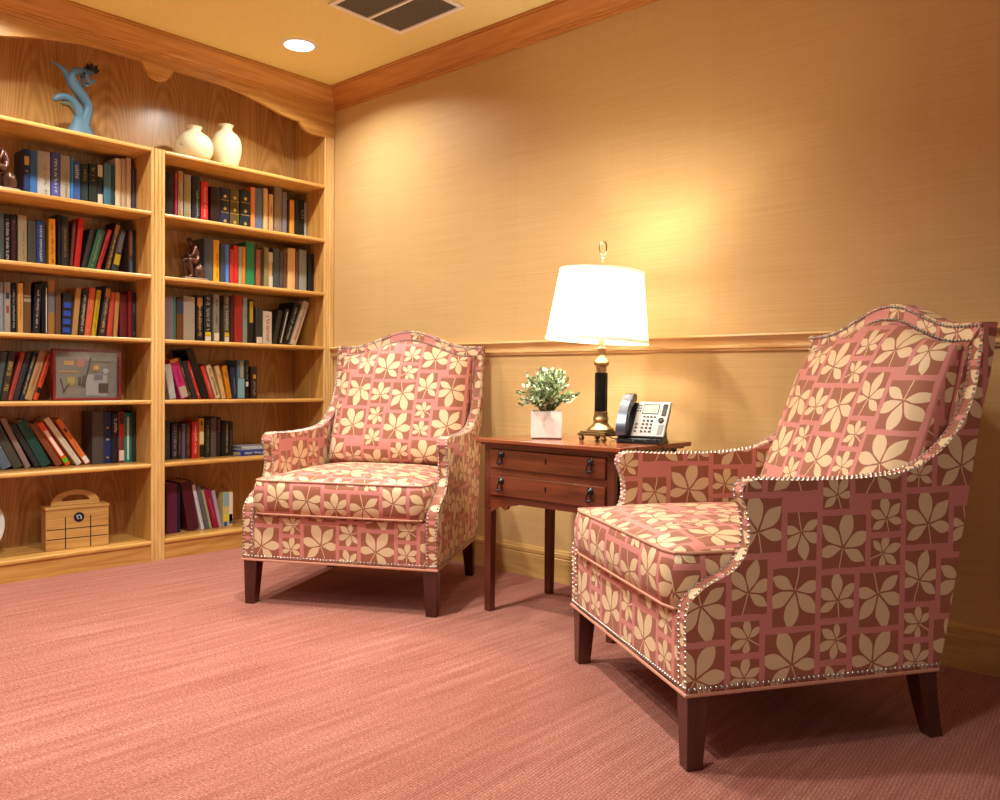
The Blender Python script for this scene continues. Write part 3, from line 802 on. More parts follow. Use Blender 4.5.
# ---------------------------------------------------------------- side table
TZ = .640
TB = empty('side_table', (1.955, -.355, 0), label='small mahogany side table with two drawers between the armchairs', cat='table')
X0, X1, Y0, Y1 = -.297, .282, -.192, .192                    # case, local
bm = bmesh.new(); prof = [(.0, .0), (.006, .004), (.010, .009), (.008, .014), (.010, .020)]
bx(bm, -.310, .322, -.225, .225, TZ-.016, TZ); link('tabletop', bm, mahog_top, TB, bevel=.005, seg=3)
link('top_moulding', box(-.303, .302, -.208, .208, TZ-.024, TZ-.0165), mahog, TB, bevel=.003)
bm = bmesh.new()
bx(bm, X0, X0+.016, Y0+.016, Y1, .405, TZ-.0245); bx(bm, X1-.016, X1, Y0+.016, Y1, .405, TZ-.0245); bx(bm, X0+.016, X1-.016, Y1-.014, Y1, .405, TZ-.0245)
bx(bm, X0+.016, X1-.016, Y0+.02, Y1-.014, .405, .415)
link('case', bm, mahog, TB)
bm = bmesh.new()
for z0, z1 in ((.603, TZ-.0245), (.508, .530), (.410, .432)): bx(bm, X0+.030, X1-.030, Y0, Y0+.016, z0, z1)
link('rail', bm, mahog, TB)
for (sx, sy) in ((-1, -1), (1, -1), (-1, 1), (1, 1)):
    cx = X0+.017 if sx < 0 else X1-.017; cy = Y0+.017 if sy < 0 else Y1-.017
    bm = bmesh.new(); bx(bm, cx-.017, cx+.017, cy-.017, cy+.017, .38, TZ-.0245)
    taper_box(bm, (cx-sx*.0, cy, 0), (.0145, .0145), (cx, cy, .3795), (.016, .016)); link('leg', bm, mahog_z, TB, bevel=.003)
# scalloped brackets below the case
for s in (-1, 1):
    xb = X0+.034 if s < 0 else X1-.034
    P = [(0, .409), (0, .368), (.012, .378), (.03, .388), (.05, .393), (.058, .386), (.068, .382), (.078, .388), (.083, .398), (.1, .400), (.12, .404), (.125, .409)]
    bm = bmesh.new(); prism(bm, [(xb-s*a, z) for a, z in P], 1, Y0+.001, Y0+.015); link('bracket', bm, mahog, TB)
def make_drawer(z0, z1):
    d = link('drawer', box(X0+.034, X1-.034, Y0-.008, Y0+.12, z0, z1), mahog, TB, bevel=.004, seg=2)
    zc = (z0+z1)/2
    bm = bmesh.new(); lathe(bm, [(.0001, -.0012), (.0045, 0)], n=12)
    k = link('keyhole', box(-.0035, .0035, Y0-.0092, Y0-.0078, zc-.004, zc+.014), black_metal, d, bevel=.001); bm.free()
    for s in (-1, 1):
        hx = s*.198-.007; bm = bmesh.new()
        for (zz, rr) in ((zc+.018, .0105), ):
            vs = []
            rr = .0125; lathe(bm, [(rr, 0), (rr, .003), (rr*.75, .005), (rr*.5, .011), (.0001, .014)], n=16, cap=False)
            for v_ in bm.verts: x, y, z = v_.co; v_.co = (hx+x, Y0-.0085-z, zz+y)
        ring = [(hx+.0125*sin(a)*(.72+.28*cos(a)), Y0-.019-.002*cos(a), zc+.000-.0150*cos(a)) for a in [2*pi*i/24 for i in range(24)]]
        tube(bm, ring, .0026, 6, closed=True)
        tube(bm, [(hx-.0125, Y0-.0205, zc-.0115), (hx, Y0-.0225, zc-.0155), (hx+.0125, Y0-.0205, zc-.0115)], [.003, .0055, .003], 6)
        link('handle', bm, iron, d, smooth=True)
make_drawer(.531, .602); make_drawer(.433, .507)

# ---------------------------------------------------------------- lamp
LX, LY = 2.045, -.36
LP = empty('table_lamp', (LX, LY, TZ), label='lit brass and black column table lamp with white drum shade', cat='lamp')
shade_m = bpy.data.materials.new('lamp_shade'); t = NT(shade_m)
t.b.inputs['Base Color'].default_value = (.93, .90, .84, 1); t.b.inputs['Roughness'].default_value = .9
tr = t.new('ShaderNodeBsdfTranslucent'); tr.inputs[0].default_value = (.95, .90, .82, 1)
pl = t.noise(t.mapv(t.coord(), (1, 1, .1)), 90, 2)
mx = t.new('ShaderNodeMixShader'); mx.inputs[0].default_value = .55
out = [n for n in t.n if n.type == 'OUTPUT_MATERIAL'][0]
t.t.links.new(t.b.outputs[0], mx.inputs[1]); t.t.links.new(tr.outputs[0], mx.inputs[2]); t.t.links.new(mx.outputs[0], out.inputs[0])
s0, s1 = .352, .598
def lean_shade(bm):                                          # the shade sits a little crooked on its harp
    R = Matrix.Rotation(radians(3.2), 4, Vector((-.58, .81, 0))); c = Vector((0, 0, .47))
    for v_ in bm.verts: v_.co = R @ (v_.co-c)+c+Vector((-.009, -.006, 0))
bm = bmesh.new()
lathe(bm, [(.181, s0), (.147, s1), (.1455, s1), (.1795, s0), (.181, s0)], n=64, cap=False); lean_shade(bm); link('lamp_shade', bm, shade_m, LP, smooth=True)
trimm = simple('shade_trim', 'e8e4dc', .8)
for r_, z in ((.182, s0+.003), (.148, s1-.003)):
    bm = bmesh.new(); lathe(bm, [(r_-.003, z-.005), (r_+.001, z-.005), (r_+.001, z+.005), (r_-.003, z+.005), (r_-.003, z-.005)], n=64, cap=False); lean_shade(bm); link('shade_trim', bm, shade_m, LP, smooth=True)
bm = bmesh.new(); lathe(bm, [(.004, .585), (.004, .60), (.0025, .603), (.0022, .640), (.006, .646), (.004, .652), (.0025, .656)], n=14)
ring = [(.0155*sin(a), 0, .680-.024*cos(a)) for a in [2*pi*i/26 for i in range(26)]]
for v_ in ring: pass
tube(bm, ring, .0032, 7, closed=True); link('finial', bm, brass, LP, smooth=True)
bm = bmesh.new(); 
for s in (-1, 1): tube(bm, catmull([(s*.012, 0, .36), (s*.055, 0, .42), (s*.06, 0, .50), (s*.03, 0, .57), (0, 0, .587)], 5), .002, 6)
for k in range(3): a = 2*pi*k/3; tube(bm, [(0, 0, .588), (.140*cos(a), .140*sin(a), s1-.012)], .0018, 5)
link('harp', bm, brass, LP, smooth=True)
bm = bmesh.new(); lathe(bm, [(.017, .242), (.019, .250), (.018, .262), (.026, .268), (.027, .276), (.021, .286), (.013, .296), (.0125, .305), (.014, .315), (.016, .318), (.0165, .328), (.011, .332), (.0115, .375), (.016, .377), (.0165, .40), (.012, .405)], n=28); link('neck', bm, brass, LP, smooth=True)
bm = bmesh.new(); N8 = 16
pr = [(.0225*(1 if i % 2 else .94)*cos(2*pi*i/32), .0225*(1 if i % 2 else .94)*sin(2*pi*i/32)) for i in range(32)]
prism(bm, pr, 2, .1045, .2415); link('column', bm, black_metal, LP)
bm = bmesh.new(); lathe(bm, [(.047, .036), (.048, .042), (.043, .048), (.034, .054), (.027, .062), (.026, .072), (.029, .078), (.026, .084), (.024, .096), (.025, .104)], n=32); link('base_collar', bm, brass, LP, smooth=True)
bm = bmesh.new(); bx(bm, -.059, .059, -.059, .059, .020, .029); bx(bm, -.053, .053, -.053, .053, .029, .0355); link('base_plate', bm, brass_dark, LP, bevel=.002)
for sx in (-1, 1):
    for sy in (-1, 1):
        bm = bmesh.new(); lathe(bm, [(.002, .0003), (.007, .002), (.0105, .007), (.0105, .012), (.007, .017), (.005, .020)], c=(sx*.048, sy*.048, 0), n=16); link('foot', bm, brass_dark, LP, smooth=True)
bulb_m = bpy.data.materials.new('lit_bulb'); t = NT(bulb_m); t.b.inputs['Emission Color'].default_value = (1, .78, .5, 1); t.b.inputs['Emission Strength'].default_value = 8
bm = bmesh.new(); tube(bm, [(0, 0, .402), (.012, .002, .43), (.020, .004, .462)], .011, 12); link('socket', bm, brass, LP, smooth=True)
bm = bmesh.new(); lathe(bm, [(.010, 0), (.012, .01), (.022, .03), (.024, .042), (.018, .053), (.008, .059), (.001, .060)], n=20)
for v_ in bm.verts: v_.co = Matrix.Rotation(radians(24), 4, 'Y') @ v_.co+Vector((.0225, .005, .464))
link('bulb', bm, bulb_m, LP, smooth=True)
bm = bmesh.new(); lathe(bm, [(.010, 0), (.012, .006), (.020, .016), (.021, .024), (.014, .032), (.001, .036)], n=20)
for v_ in bm.verts: v_.co = Matrix.Rotation(radians(-60), 4, 'Y') @ v_.co+Vector((-.016, -.005, .412))
link('bulb', bm, bulb_m, LP, smooth=True)
ll = bpy.data.lights.new('bulb_light', 'POINT'); ll.energy = 6.5; ll.color = (1, .90, .74); ll.shadow_soft_size = .035
lo = bpy.data.objects.new('bulb_light', ll); COL.objects.link(lo); lo.parent = LP; lo.location = (.055, .035, .552)
lo2 = bpy.data.objects.new('bulb_light', ll.copy()); COL.objects.link(lo2); lo2.parent = LP; lo2.location = (-.045, -.02, .445); lo2.data.energy = 11
bm = bmesh.new(); tube(bm, catmull([(.0, .055, .012), (.0, .085, .004), (.02, .11, .003), (.045, .13, .003), (.03, .17, .003), (-.02, .215, .003)], 6), .0022, 6); link('power_cord', bm, black_metal, LP, smooth=True)

# ---------------------------------------------------------------- potted plant
PX, PY = 1.829, -.395
PT = empty('potted_plant', (PX, PY, TZ), radians(37), label='small bushy artificial plant in a white square pot', cat='plant')
ceramic = simple('white_ceramic', 'f4f2ee', .25)
h = .056; bm = bmesh.new(); bx(bm, -h, h, -h, h, .003, .106)
tp = [f for f in bm.faces if all(abs(v_.co.z-.106) < 1e-5 for v_ in f.verts)]
r_ = bmesh.ops.inset_region(bm, faces=tp, thickness=.006); 
for v_ in tp[0].verts: v_.co.z -= .012
link('pot', bm, ceramic, PT, bevel=.004, seg=3)
link('pot_reflection', box(-h+.004, h-.004, -h+.004, h-.004, .0003, .003), simple('reflection_brown', '5a4a40', .9), PT)  # thin brown slab stands in for the reflection line under the pot
link('moss', box(-h+.007, h-.007, -h+.007, h-.007, .085, .0965), simple('moss', '3a3c1c', .95), PT)
bmL = bmesh.new(); bmS = bmesh.new(); rnd = random.Random(5)
def leaf(bm, p, d, L, wd):
    d = d.normalized(); s = d.cross(Vector((0, 0, 1)));  s = (s if s.length > .1 else Vector((1, 0, 0))).normalized(); s = (Matrix.Rotation(rnd.uniform(-1, 1), 3, d) @ s); n = s.cross(d)
    P = [p, p+d*L*.35+s*wd*.8-n*wd*.15, p+d*L*.75+s*wd*.75-n*wd*.1, p+d*L, p+d*L*.75-s*wd*.75-n*wd*.1, p+d*L*.35-s*wd*.8-n*wd*.15]
    c = p+d*L*.55+n*wd*.25; V = [bm.verts.new(q) for q in P]; C = bm.verts.new(c); mi = 0 if rnd.random() < .55 else (1 if rnd.random() < .7 else 2)
    for i in range(6): bm.faces.new((V[i], V[(i+1) % 6], C)).material_index = mi
for i in range(120):
    a = rnd.uniform(0, 2*pi); el = rnd.uniform(-.05, 1.5)**1.0; rr = rnd.uniform(.6, 1.0)
    tip = Vector((cos(a)*cos(el)*.125*rr, sin(a)*cos(el)*.125*rr, .128+sin(el)*.125*rr)); b0 = Vector((cos(a)*.02, sin(a)*.02, .095))
    mid = (b0+tip)/2+Vector((0, 0, .02)); P = catmull([tuple(b0), tuple(mid), tuple(tip)], 4); tube(bmS, P, .0009, 4, cap=False)
    for k, (q, tn) in enumerate(resample(P, .011)[3:]):
        for _ in range(2):
            dd = (tn+Vector((rnd.uniform(-1, 1), rnd.uniform(-1, 1), rnd.uniform(-.5, 1)))*.9); leaf(bmL, q, dd, rnd.uniform(.013, .020), rnd.uniform(.0045, .0068))
link('stems', bmS, simple('plant_stem', '5a6a34', .7), PT)
link('foliage', bmL, [simple('leaf_sage', '8aa070', .6), simple('leaf_pale', 'd0dcc4', .6), simple('leaf_green', '4c6a34', .6)], PT)

# ---------------------------------------------------------------- desk phone
PH = empty('desk_phone', (2.190, -.298, TZ), radians(14), label='silver and black corded desk phone beside the lamp', cat='phone')
silver = simple('silver_plastic', 'b4b4b4', .35, .2); dark = simple('charcoal_plastic', '14161a', .35); lcd = simple('lcd_grey', 'b4bab0', .25); keym = simple('key_dark', '2c2e34', .4)
# wedge body, its face tilted back
tilt = radians(52)
def fp(u, v, w=0):  # face coordinates: u across, v up the slope, w off the face
    return Vector((u*.75, -.060+v*.86*cos(tilt)-w*sin(tilt), .026+v*.86*sin(tilt)+w*cos(tilt)))
def face_box(bm, u0, u1, v0, v1, w0, w1):
    V = [bm.verts.new(fp(u, v, w)) for w in (w0, w1) for v in (v0, v1) for u in (u0, u1)]
    for q in ((0, 2, 3, 1), (4, 5, 7, 6), (0, 1, 5, 4), (2, 6, 7, 3), (0, 4, 6, 2), (1, 3, 7, 5)): bm.faces.new([V[i] for i in q])
bm = bmesh.new(); face_box(bm, -.045, .112, 0, .172, -.010, 0); link('face_panel', bm, silver, PH, bevel=.004, seg=3)
bm = bmesh.new(); face_box(bm, -.112, -.0455, 0, .172, -.018, -.006); link('cradle', bm, dark, PH, bevel=.004, seg=3)
bm = bmesh.new(); P = [(-.074, .0005), (-.070, .018), (-.050, .020), (.036, .122), (.040, .112), (-.010, .048), (-.004, .020), (.022, .0005)]
prism(bm, P, 0, -.080, .080); link('body', bm, dark, PH, bevel=.003)
bm = bmesh.new(); face_box(bm, -.016, .062, .108, .158, -.001, .0012); link('screen_bezel', bm, dark, PH)
bm = bmesh.new(); face_box(bm, -.012, .058, .110, .152, .0013, .0022); link('screen', bm, lcd, PH)
keys = []
for r in range(4):
    for c in range(3): keys.append((.002+c*.019, .022+r*.0175, .006, .0042))
for r in range(3): keys.append((-.028, .022+r*.0175, .005, .004))
for c in range(4): keys.append((.000+c*.017, .094, .0055, .003))
for r in range(3):
    for c in range(2): keys.append((-.036+c*.010, .122+r*.014, .003, .003))
for r in range(6): keys.append((.088, .105+r*.0098, .011, .0032))
for u, v_, a, b in keys:
    bm = bmesh.new(); face_box(bm, u-a, u+a, v_-b, v_+b, .0002, .003); link('key', bm, keym, PH, bevel=.001)
bm = bmesh.new(); lathe(bm, [(.013, .0002), (.013, .003), (.008, .0045), (.007, .003)], n=20)
for v_ in bm.verts: c = v_.co.copy(); v_.co = fp(.082+c.x, .078+c.y, c.z)
link('navigation_pad', bm, keym, PH, smooth=True)
bm = bmesh.new(); face_box(bm, .076, .100, .008, .056, .0002, .0015); link('speaker_grille', bm, simple('grille_grey', '888a8c', .5), PH)
# handset lying along the cradle, lifted high as in its stand
bm = bmesh.new(); P = catmull([(-.004, -.004), (-.006, .012), (.012, .028), (.06, .040), (.110, .045), (.150, .040), (.186, .026), (.202, .006)], 5)
Q = catmull([(.196, -.006), (.172, -.008), (.152, .006), (.110, .020), (.060, .014), (.040, -.006), (.020, -.012), (.004, -.010)], 5)
out_ = [(v_, w) for v_, w in P+Q]; A = []; B = []
for v_, w in out_: A.append(bm.verts.new(fp(-.104, v_-.008, w+.010))); B.append(bm.verts.new(fp(-.056, v_-.008, w+.010)))
n = len(out_)
for i in range(n): bm.faces.new((A[i], A[(i+1) % n], B[(i+1) % n], B[i]))
bm.faces.new(A); bm.faces.new(B[::-1]); hs = link('handset', bm, simple('handset_silver', '5c6470', .25, .5), PH, bevel=.005, seg=3)
pts = catmull([(-.066, -.080, .014), (-.035, -.090, .008), (.0, -.094, .008), (.03, -.092, .010), (.055, -.094, .016), (.076, -.098, .013), (.090, -.104, .0), (.098, -.110, -.03), (.10, -.112, -.08)], 12)
hel = []; up = Vector((0, 0, 1)); k = 0
for q, tn in resample(pts, .0012):
    s = tn.cross(up); s = s.normalized() if s.length > .1 else Vector((1, 0, 0)); n2 = s.cross(tn); a = k*.9; k += 1
    hel.append(q+(s*cos(a)+n2*sin(a))*.0050)
bm = bmesh.new(); tube(bm, hel, .0016, 5); link('cord', bm, dark, PH, smooth=True)

# ---------------------------------------------------------------- books
ROWZ = {'1': 1.608, '2': 1.319, '3': 1.027, '4': .744, '5': .451, '6': .094}
PAGE = simple('page_edges', 'cfc4a8', .9)
def cmat(h, rough=.42): return simple('cloth_'+h, h, rough)
ORD = ['first', 'second', 'third', 'fourth', 'fifth', 'sixth', 'seventh', 'eighth', 'ninth', 'tenth', 'eleventh', 'twelfth', 'thirteenth', 'fourteenth', 'fifteenth', 'sixteenth', 'seventeenth', 'eighteenth', 'nineteenth', 'twentieth', 'twenty-first', 'twenty-second']
SHELFN = {'1': 'first row down', '2': 'second row down', '3': 'third row down', '4': 'fourth row down', '5': 'fifth row down', '6': 'bottom row'}
def patch(bm, w, h, y0, y1, z0, z1, mi=0):
    """a printed panel lying on the spine; y,z are fractions of the spine"""
    bx(bm, .0001, .0009, (y0-.5)*w, (y1-.5)*w, z0*h, z1*h, mi=mi)
def lettering(w, h, a, b, rnd, col, width=.34, off=0.):
    """small upright strokes like a title read down the spine"""
    bm = bmesh.new(); z = a*h; st = max(.0035, w*.16)
    while z < b*h:
        L = rnd.uniform(.5, 1.2)*st
        if rnd.random() > .16:
            ww = w*width*rnd.uniform(.6, 1)/2; y = off*w+rnd.uniform(-.05, .05)*w
            bx(bm, .0001, .0008, y-ww, y+ww, z, z+L*.45)
            if rnd.random() < .5: bx(bm, .0001, .0008, y-ww, y-ww*.4, z, z+L)
            else: bx(bm, .0001, .0008, y+ww*.4, y+ww, z, z+L)
        z += L*1.35
    return bm
def make_book(w, h, depth, col, mark, rnd):
    """local frame: spine facing +x at x=0, y across the thickness, z up from the foot"""
    root = empty('book'); m = cmat(col); c = min(.0028, w*.16)
    n = 7; bm = bmesh.new(); out_ = []
    for i in range(n): a = i/(n-1); out_.append((-.003+.0029*sin(pi*a)**.6, (a-.5)*w))
    pts = [(-depth, -w/2)]+out_+[(-depth, w/2), (-depth, w/2-c), (-.006, w/2-c), (-.006, -w/2+c), (-depth, -w/2+c)]
    prism(bm, pts, 2, 0, h); link('cover', bm, m, root)
    link('pages', box(-depth+.004, -.0062, -w/2+c, w/2-c, .003, h-.004), PAGE, root)
    def mk(name, bm, cc, **k): return link(name, bm, cmat(cc) if isinstance(cc, str) else cc, root)
    def P(cc, *rects, name='spine_band'):
        for r in rects: bm = bmesh.new(); patch(bm, w, h, *r); mk(name, bm, cc)
    T = lambda cc, a, b, wd=.34, off=0.: mk('title', lettering(w, h, a, b, rnd, cc, wd, off), cc)
    if mark.startswith('T'):
        k, cc = mark.split(':'); k = k[1:]
        sp = {'': [(.12, .88, .34, 0)], '2': [(.1, .9, .5, 0)], '3': [(.62, .9, .5, 0)], '4': [(.25, .75, .3, 0)], '5': [(.15, .7, .2, .1)], '6': [(.55, .75, .4, 0), (.1, .16, .4, 0)]}[k]
        for a, b, wd, off in sp: T(cc, a, b, wd, off)
    elif mark == 'G': P('c09a50', (.08, .92, .68, .86)); P('b08c48', (.2, .8, .55, .57), name='gilt_line')
    elif mark == 'G2': T('c8a860', .2, .36, .7); T('c8a860', .5, .78, .7)
    elif mark == 'W': P('c8c0ae', (.02, .98, .72, .98), (.02, .98, .02, .34))
    elif mark == 'O': T('d8b070', .1, .95, .6); T('f0e0c0', .2, .8, .2); P('c08840', (.1, .9, .78, .95))
    elif mark == 'Y': P('d8c020', (.1, .9, .22, .45)); P('7a8084', (.2, .8, .5, .95), name='title_panel')
    elif mark == 'C': P('a06848', (.15, .85, .45, .95)); P('4c7490', (.15, .85, .03, .35), name='title_panel')
    elif mark == 'D': P('3a3c40', (.2, .8, .68, .80), name='round_mark'); P('8a4444', (.3, .7, .4, .55))
    elif mark == 'S': P('9a9488', (.05, .95, .62, .68), (.05, .95, .72, .74))
    elif mark == 'E': P('d8dcd8', (.35, .6, .05, .92), name='pale_stripe')
    elif mark == 'H': P('6c7484', (.08, .92, .42, .8), name='shield_label'); T('c8ccd0', .5, .72, .3)
    elif mark == 'B':
        for a in (.08, .28, .47, .66): P('2850c8', (.1, .9, a, a+.12))
    elif mark == 'K': P('1c1414', (.05, .95, .16, .28)); T('702010', .4, .9, .3)
    elif mark == 'P': P('f0e8e0', (.2, .8, .22, .82), name='title_panel'); P('50c828', (.1, .9, .06, .17), name='green_sticker')
    elif mark == 'Q': P('f0e8dc', (.05, .95, .02, .16), name='foot_label'); P('503028', (.25, .75, .72, .80), name='round_mark'); T('a85020', .25, .65, .2)
    elif mark == 'D2':
        for a in (.1, .45, .68): P('c09a50', (.35, .65, a, a+.03), name='gilt_dot')
    elif mark == 'R': P('c03028', (.1, .9, .5, .75)); P('e8d0c0', (.1, .9, .04, .24), name='foot_label'); T('181014', .55, .95, .7)
    elif mark == 'X':
        for a in (.12, .42, .72):
            bm = bmesh.new(); cx = w*.0
            for k in range(4):
                an = k*pi/4; l = min(w*.33, .012); t_ = l*.22
                P4 = [(cos(an)*l, sin(an)*l), (cos(an+pi/2)*t_, sin(an+pi/2)*t_), (-cos(an)*l, -sin(an)*l), (-cos(an+pi/2)*t_, -sin(an+pi/2)*t_)]
                prism(bm, [(p[0], p[1]+h*(a+.08)) for p in P4], 0, .0001+k*.0001, .0009+k*.0001)
            link('gilt_star', bm, simple('gilt', 'e8c870', .3, .6), root)
            P('b89040', (.05, .95, a-.02, a-.005), name='gilt_line')
    elif mark == 'N': P('2a3c5c', (.02, .98, .66, .98))
    elif mark == 'F': P('e8e8e0', (.08, .92, .04, .2), name='foot_label'); T('303030', .4, .9, .3)
    elif mark == 'Z': P('e0c81c', (.1, .9, .14, .22)); P('e8e4dc', (.1, .9, .03, .13), name='foot_label'); T('c8ccc8', .26, .95, .55)
    elif mark == 'M': P('c8b020', (.25, .8, .48, .95), name='title_panel'); T('202020', .52, .9, .2)
    elif mark == 'J': P('e8a820', (.02, .98, .92, .99)); P('b8b4a8', (.1, .9, .02, .3), name='foot_label'); T('601040', .4, .85, .25)
    elif mark == 'A': P('88b8d0', (.02, .98, .02, .52)); P('a8a89c', (.35, .8, .55, .97), name='pale_stripe')
    elif mark == 'D3': P('e8e8ec', (.25, .75, .32, .44), name='white_disc'); T('b0a8a0', .5, .95, .3)
    elif mark == 'D4': P('d0a828', (.3, .75, .62, .75), name='yellow_mark'); T('b0a098', .1, .55, .4)
    elif mark == 'V': P('d8d0b0', (.15, .85, .35, .66)); P('1c1810', (.35, .65, .82, .93), name='dark_mark'); T('e8e4d8', .05, .25, .6); P('1a1a14', (.05, .95, .02, .32))
    elif mark == 'U':
        P('e8e4d0', (.6, .98, .2, .98)); P('8ab0c8', (.05, .6, .6, .98), name='sky_patch'); P('e0d040', (.05, .95, .15, .35), name='yellow_field'); P('2858a0', (.05, .4, .02, .14), (.6, .95, .08, .22), name='blue_flowers')
    return root
rnd = random.Random(11)
for key, rows in BOOKS.items():
    z0 = ROWZ[key[1]]; xs = {'L1': -0.155, 'L2': -0.155, 'L3': -0.155, 'L4': -0.12, 'L5': -0.15, 'R1': -0.155, 'R2': -0.098, 'R3': -0.12, 'R4': -0.12, 'R5': -0.14, 'R6': -0.115}[key]
    bay = 'wider left bay' if key[0] == 'L' else 'right bay'; bay = 'bay further from the corner' if key[0] == 'L' else 'bay next to the corner'
    prevR = None; total_shift = 0
    def line(y, w, h, a):
        """left and right faces as (y at foot, y at height H) for lean a"""
        lift = abs(w/2*sin(a))
        return lambda H: (y-(w/2)/cos(a)+(H-lift)*math.tan(a), y+(w/2)/cos(a)+(H-lift)*math.tan(a))
    prev = None
    for i, (y, w, h, lean, col, desc, mark) in enumerate(rows):
        w = w*.965; a = radians(lean)
        if prev:
            pl_, ph = prev; H = min(ph, h*cos(a))
            me_ = line(y, w, h, a); need = max(pl_(0)[1]-me_(0)[0], pl_(H)[1]-me_(H)[0]) + .0006
            if need > 0: y += need
        lo_, hi_ = (-1.913, -1.0225) if key[0] == 'L' else (-.9555, -.0655)
        ln = line(y, w, h, a)
        y += max(0, lo_-min(ln(0)[0], ln(h*cos(a))[0])); ov = max(ln(0)[1], ln(h*cos(a))[1])-hi_
        if ov > 0: w = max(.006, w-ov); y -= ov/2
        prev = (line(y, w, h, a), h*cos(a))
        depth = min(h*rnd.uniform(.62, .72), .285+xs-.012)
        b = make_book(w, h, depth, col, mark, rnd)
        dx = rnd.uniform(-.006, .004)
        # rotate about x; the lowest foot corner rests on the shelf
        lift = abs(w/2*sin(a))
        b.location = (xs+dx, y - math.copysign(0, a), z0+.0004+lift); b.rotation_euler = (-a, 0, 0)
        if i == len(rows)-1: print('row', key, 'end', round(y+w/2, 3))
        tag(b, '%s book, %s from left, %s, %s' % (desc, ORD[i], SHELFN[key[1]], 'left bay' if key[0] == 'L' else 'right bay'), 'book', 'books in the built-in bookcase')
# the two books lying flat at the end of the fifth shelf
for j, (w, h, z, yy, col, lab, rz) in enumerate(((.042*.6, .22, .0004, -.40, '1c3c9c', 'blue and white book lying flat, lower of two, fifth book shelf down', .05), (.020, .20, .0262, -.395, 'b8c4d0', 'pale book lying flat, upper of two, fifth book shelf down', -.04))):
    b = make_book(w, h, .15, col, 'T2:e8e8f0', rnd); b.rotation_euler = (radians(90), 0, rz); b.location = (-.10, yy-.0, .451+z+w/2)
    # foot of the book points along -y after the turn
    b.location.y = yy+h/2
    tag(b, lab, 'book', 'books in the built-in bookcase')

# ---------------------------------------------------------------- things on the shelves
# vases
glaze = bpy.data.materials.new('crackled_cream_glaze'); t = NT(glaze); co = t.coord()
f = t.noise(co, 14, 3, .6); g = t.noise(t.vm('ADD', co, (3, 1, 2)), 11, 2, .5)
c = t.mix(t.math('MULTIPLY', t.math('GREATER_THAN', f, .66), .7), lin('e6dcb8'), lin('9aa8b0')); c = t.mix(t.math('MULTIPLY', t.math('GREATER_THAN', g, .64), .5), c, lin('d8b070'))
t.put(t.b.inputs['Base Color'], c); t.b.inputs['Roughness'].default_value = .45
for y, prof, lab in ((-.756, [(.030, 0), (.045, .002), (.068, .016), (.084, .042), (.090, .072), (.086, .100), (.070, .126), (.048, .142), (.036, .150), (.033, .158), (.036, .168), (.040, .173), (.037, .174), (.030, .165), (.029, .150)], 'squat round cream vase with short neck, left of the taller vase'),
                     (-.585, [(.034, 0), (.046, .003), (.058, .020), (.070, .060), (.076, .105), (.073, .140), (.060, .168), (.042, .184), (.032, .194), (.030, .206), (.034, .216), (.038, .221), (.035, .222), (.028, .212), (.026, .192)], 'taller oval cream vase beside the squat one')):
    e = empty('vase', (-.115, y, 1.8985), label=lab, cat='vase', group='cream vases on top of the bookcase bays')
    pr_ = catmull(prof, 3); bm = bmesh.new(); lathe(bm, pr_, n=40, cap=False); bm.verts.ensure_lookup_table()
    bm.faces.new([bm.verts[i] for i in range(39, -1, -1)]); link('vase_body', bm, glaze, e, smooth='all')

# blue dancer on a wave
BS = empty('figurine', (-.13, -1.285, 1.8985), label='blue-grey sculpture of a bending figure rising from a wave', cat='sculpture')
blue = simple('blue_patina', '50748c', .5); darkh = simple('dark_patina', '22282c', .4, .3); K = .0044
def q(u, v): return (0.0, (u-82)*K, (133-v)*.0047)
V = [q(82, 131), q(85, 118), q(89, 108), q(91, 100), q(84, 91), q(76, 83), q(74, 75), q(79, 68), q(86, 66.5), q(91, 67), q(96, 68.5)]
R_ = [.050, .030, .024, .022, .026, .025, .019, .021, .017, .009, .019]
E_ = [(i, i+1) for i in range(len(V)-1)]
def add(chain, frm, rr):
    p = frm
    for c_, r2 in zip(chain, rr): V.append(c_); R_.append(r2); E_.append((p, len(V)-1)); p = len(V)-1
add([tuple(Vector(q(71, 76))+Vector((-.01, 0, 0))), q(67, 71), q(60, 68), q(55, 66.5)], 5, [.015, .012, .007, .003])
a1 = Vector(q(90, 80)); a2 = Vector(q(96, 74)); add([tuple(Vector(q(87, 73))+Vector((.02, 0, 0))), tuple(a1+Vector((.024, 0, 0))), tuple(a2+Vector((.02, 0, 0)))], 8, [.009, .008, .007])
add([tuple(Vector(q(86, 72))+Vector((-.02, 0, 0))), tuple(Vector(q(88, 80))+Vector((-.024, 0, 0))), tuple(Vector(q(95, 76))+Vector((-.02, 0, 0)))], 8, [.009, .008, .007])
skin_body('figure_body', V, E_, R_, blue, BS, 2)
skin_body('wave', [q(83, 118), q(81, 106), q(76, 98), q(68, 95.5), q(61, 98), q(57, 102)], [(i, i+1) for i in range(5)], [.02, .024, .022, .020, .017, .008], blue, BS, 2)
skin_body('wave_underside', [q(81, 114), q(77, 106), q(71, 101.5), q(64, 103)], [(0, 1), (1, 2), (2, 3)], [.012, .014, .014, .008], simple('olive_patina', '5a5a44', .6), BS, 1)
bm = bmesh.new(); lathe(bm, [(.062, 0), (.062, .012), (.056, .030), (.044, .052), (.034, .075), (.027, .10)], c=(0, .002, 0), n=24)
for v_ in bm.verts: v_.co.x *= .8; v_.co.y *= 1.0+.1*sin(v_.co.x*90)
link('wave_foot', bm, blue, BS, smooth='all')
bm = bmesh.new(); rr = random.Random(3)
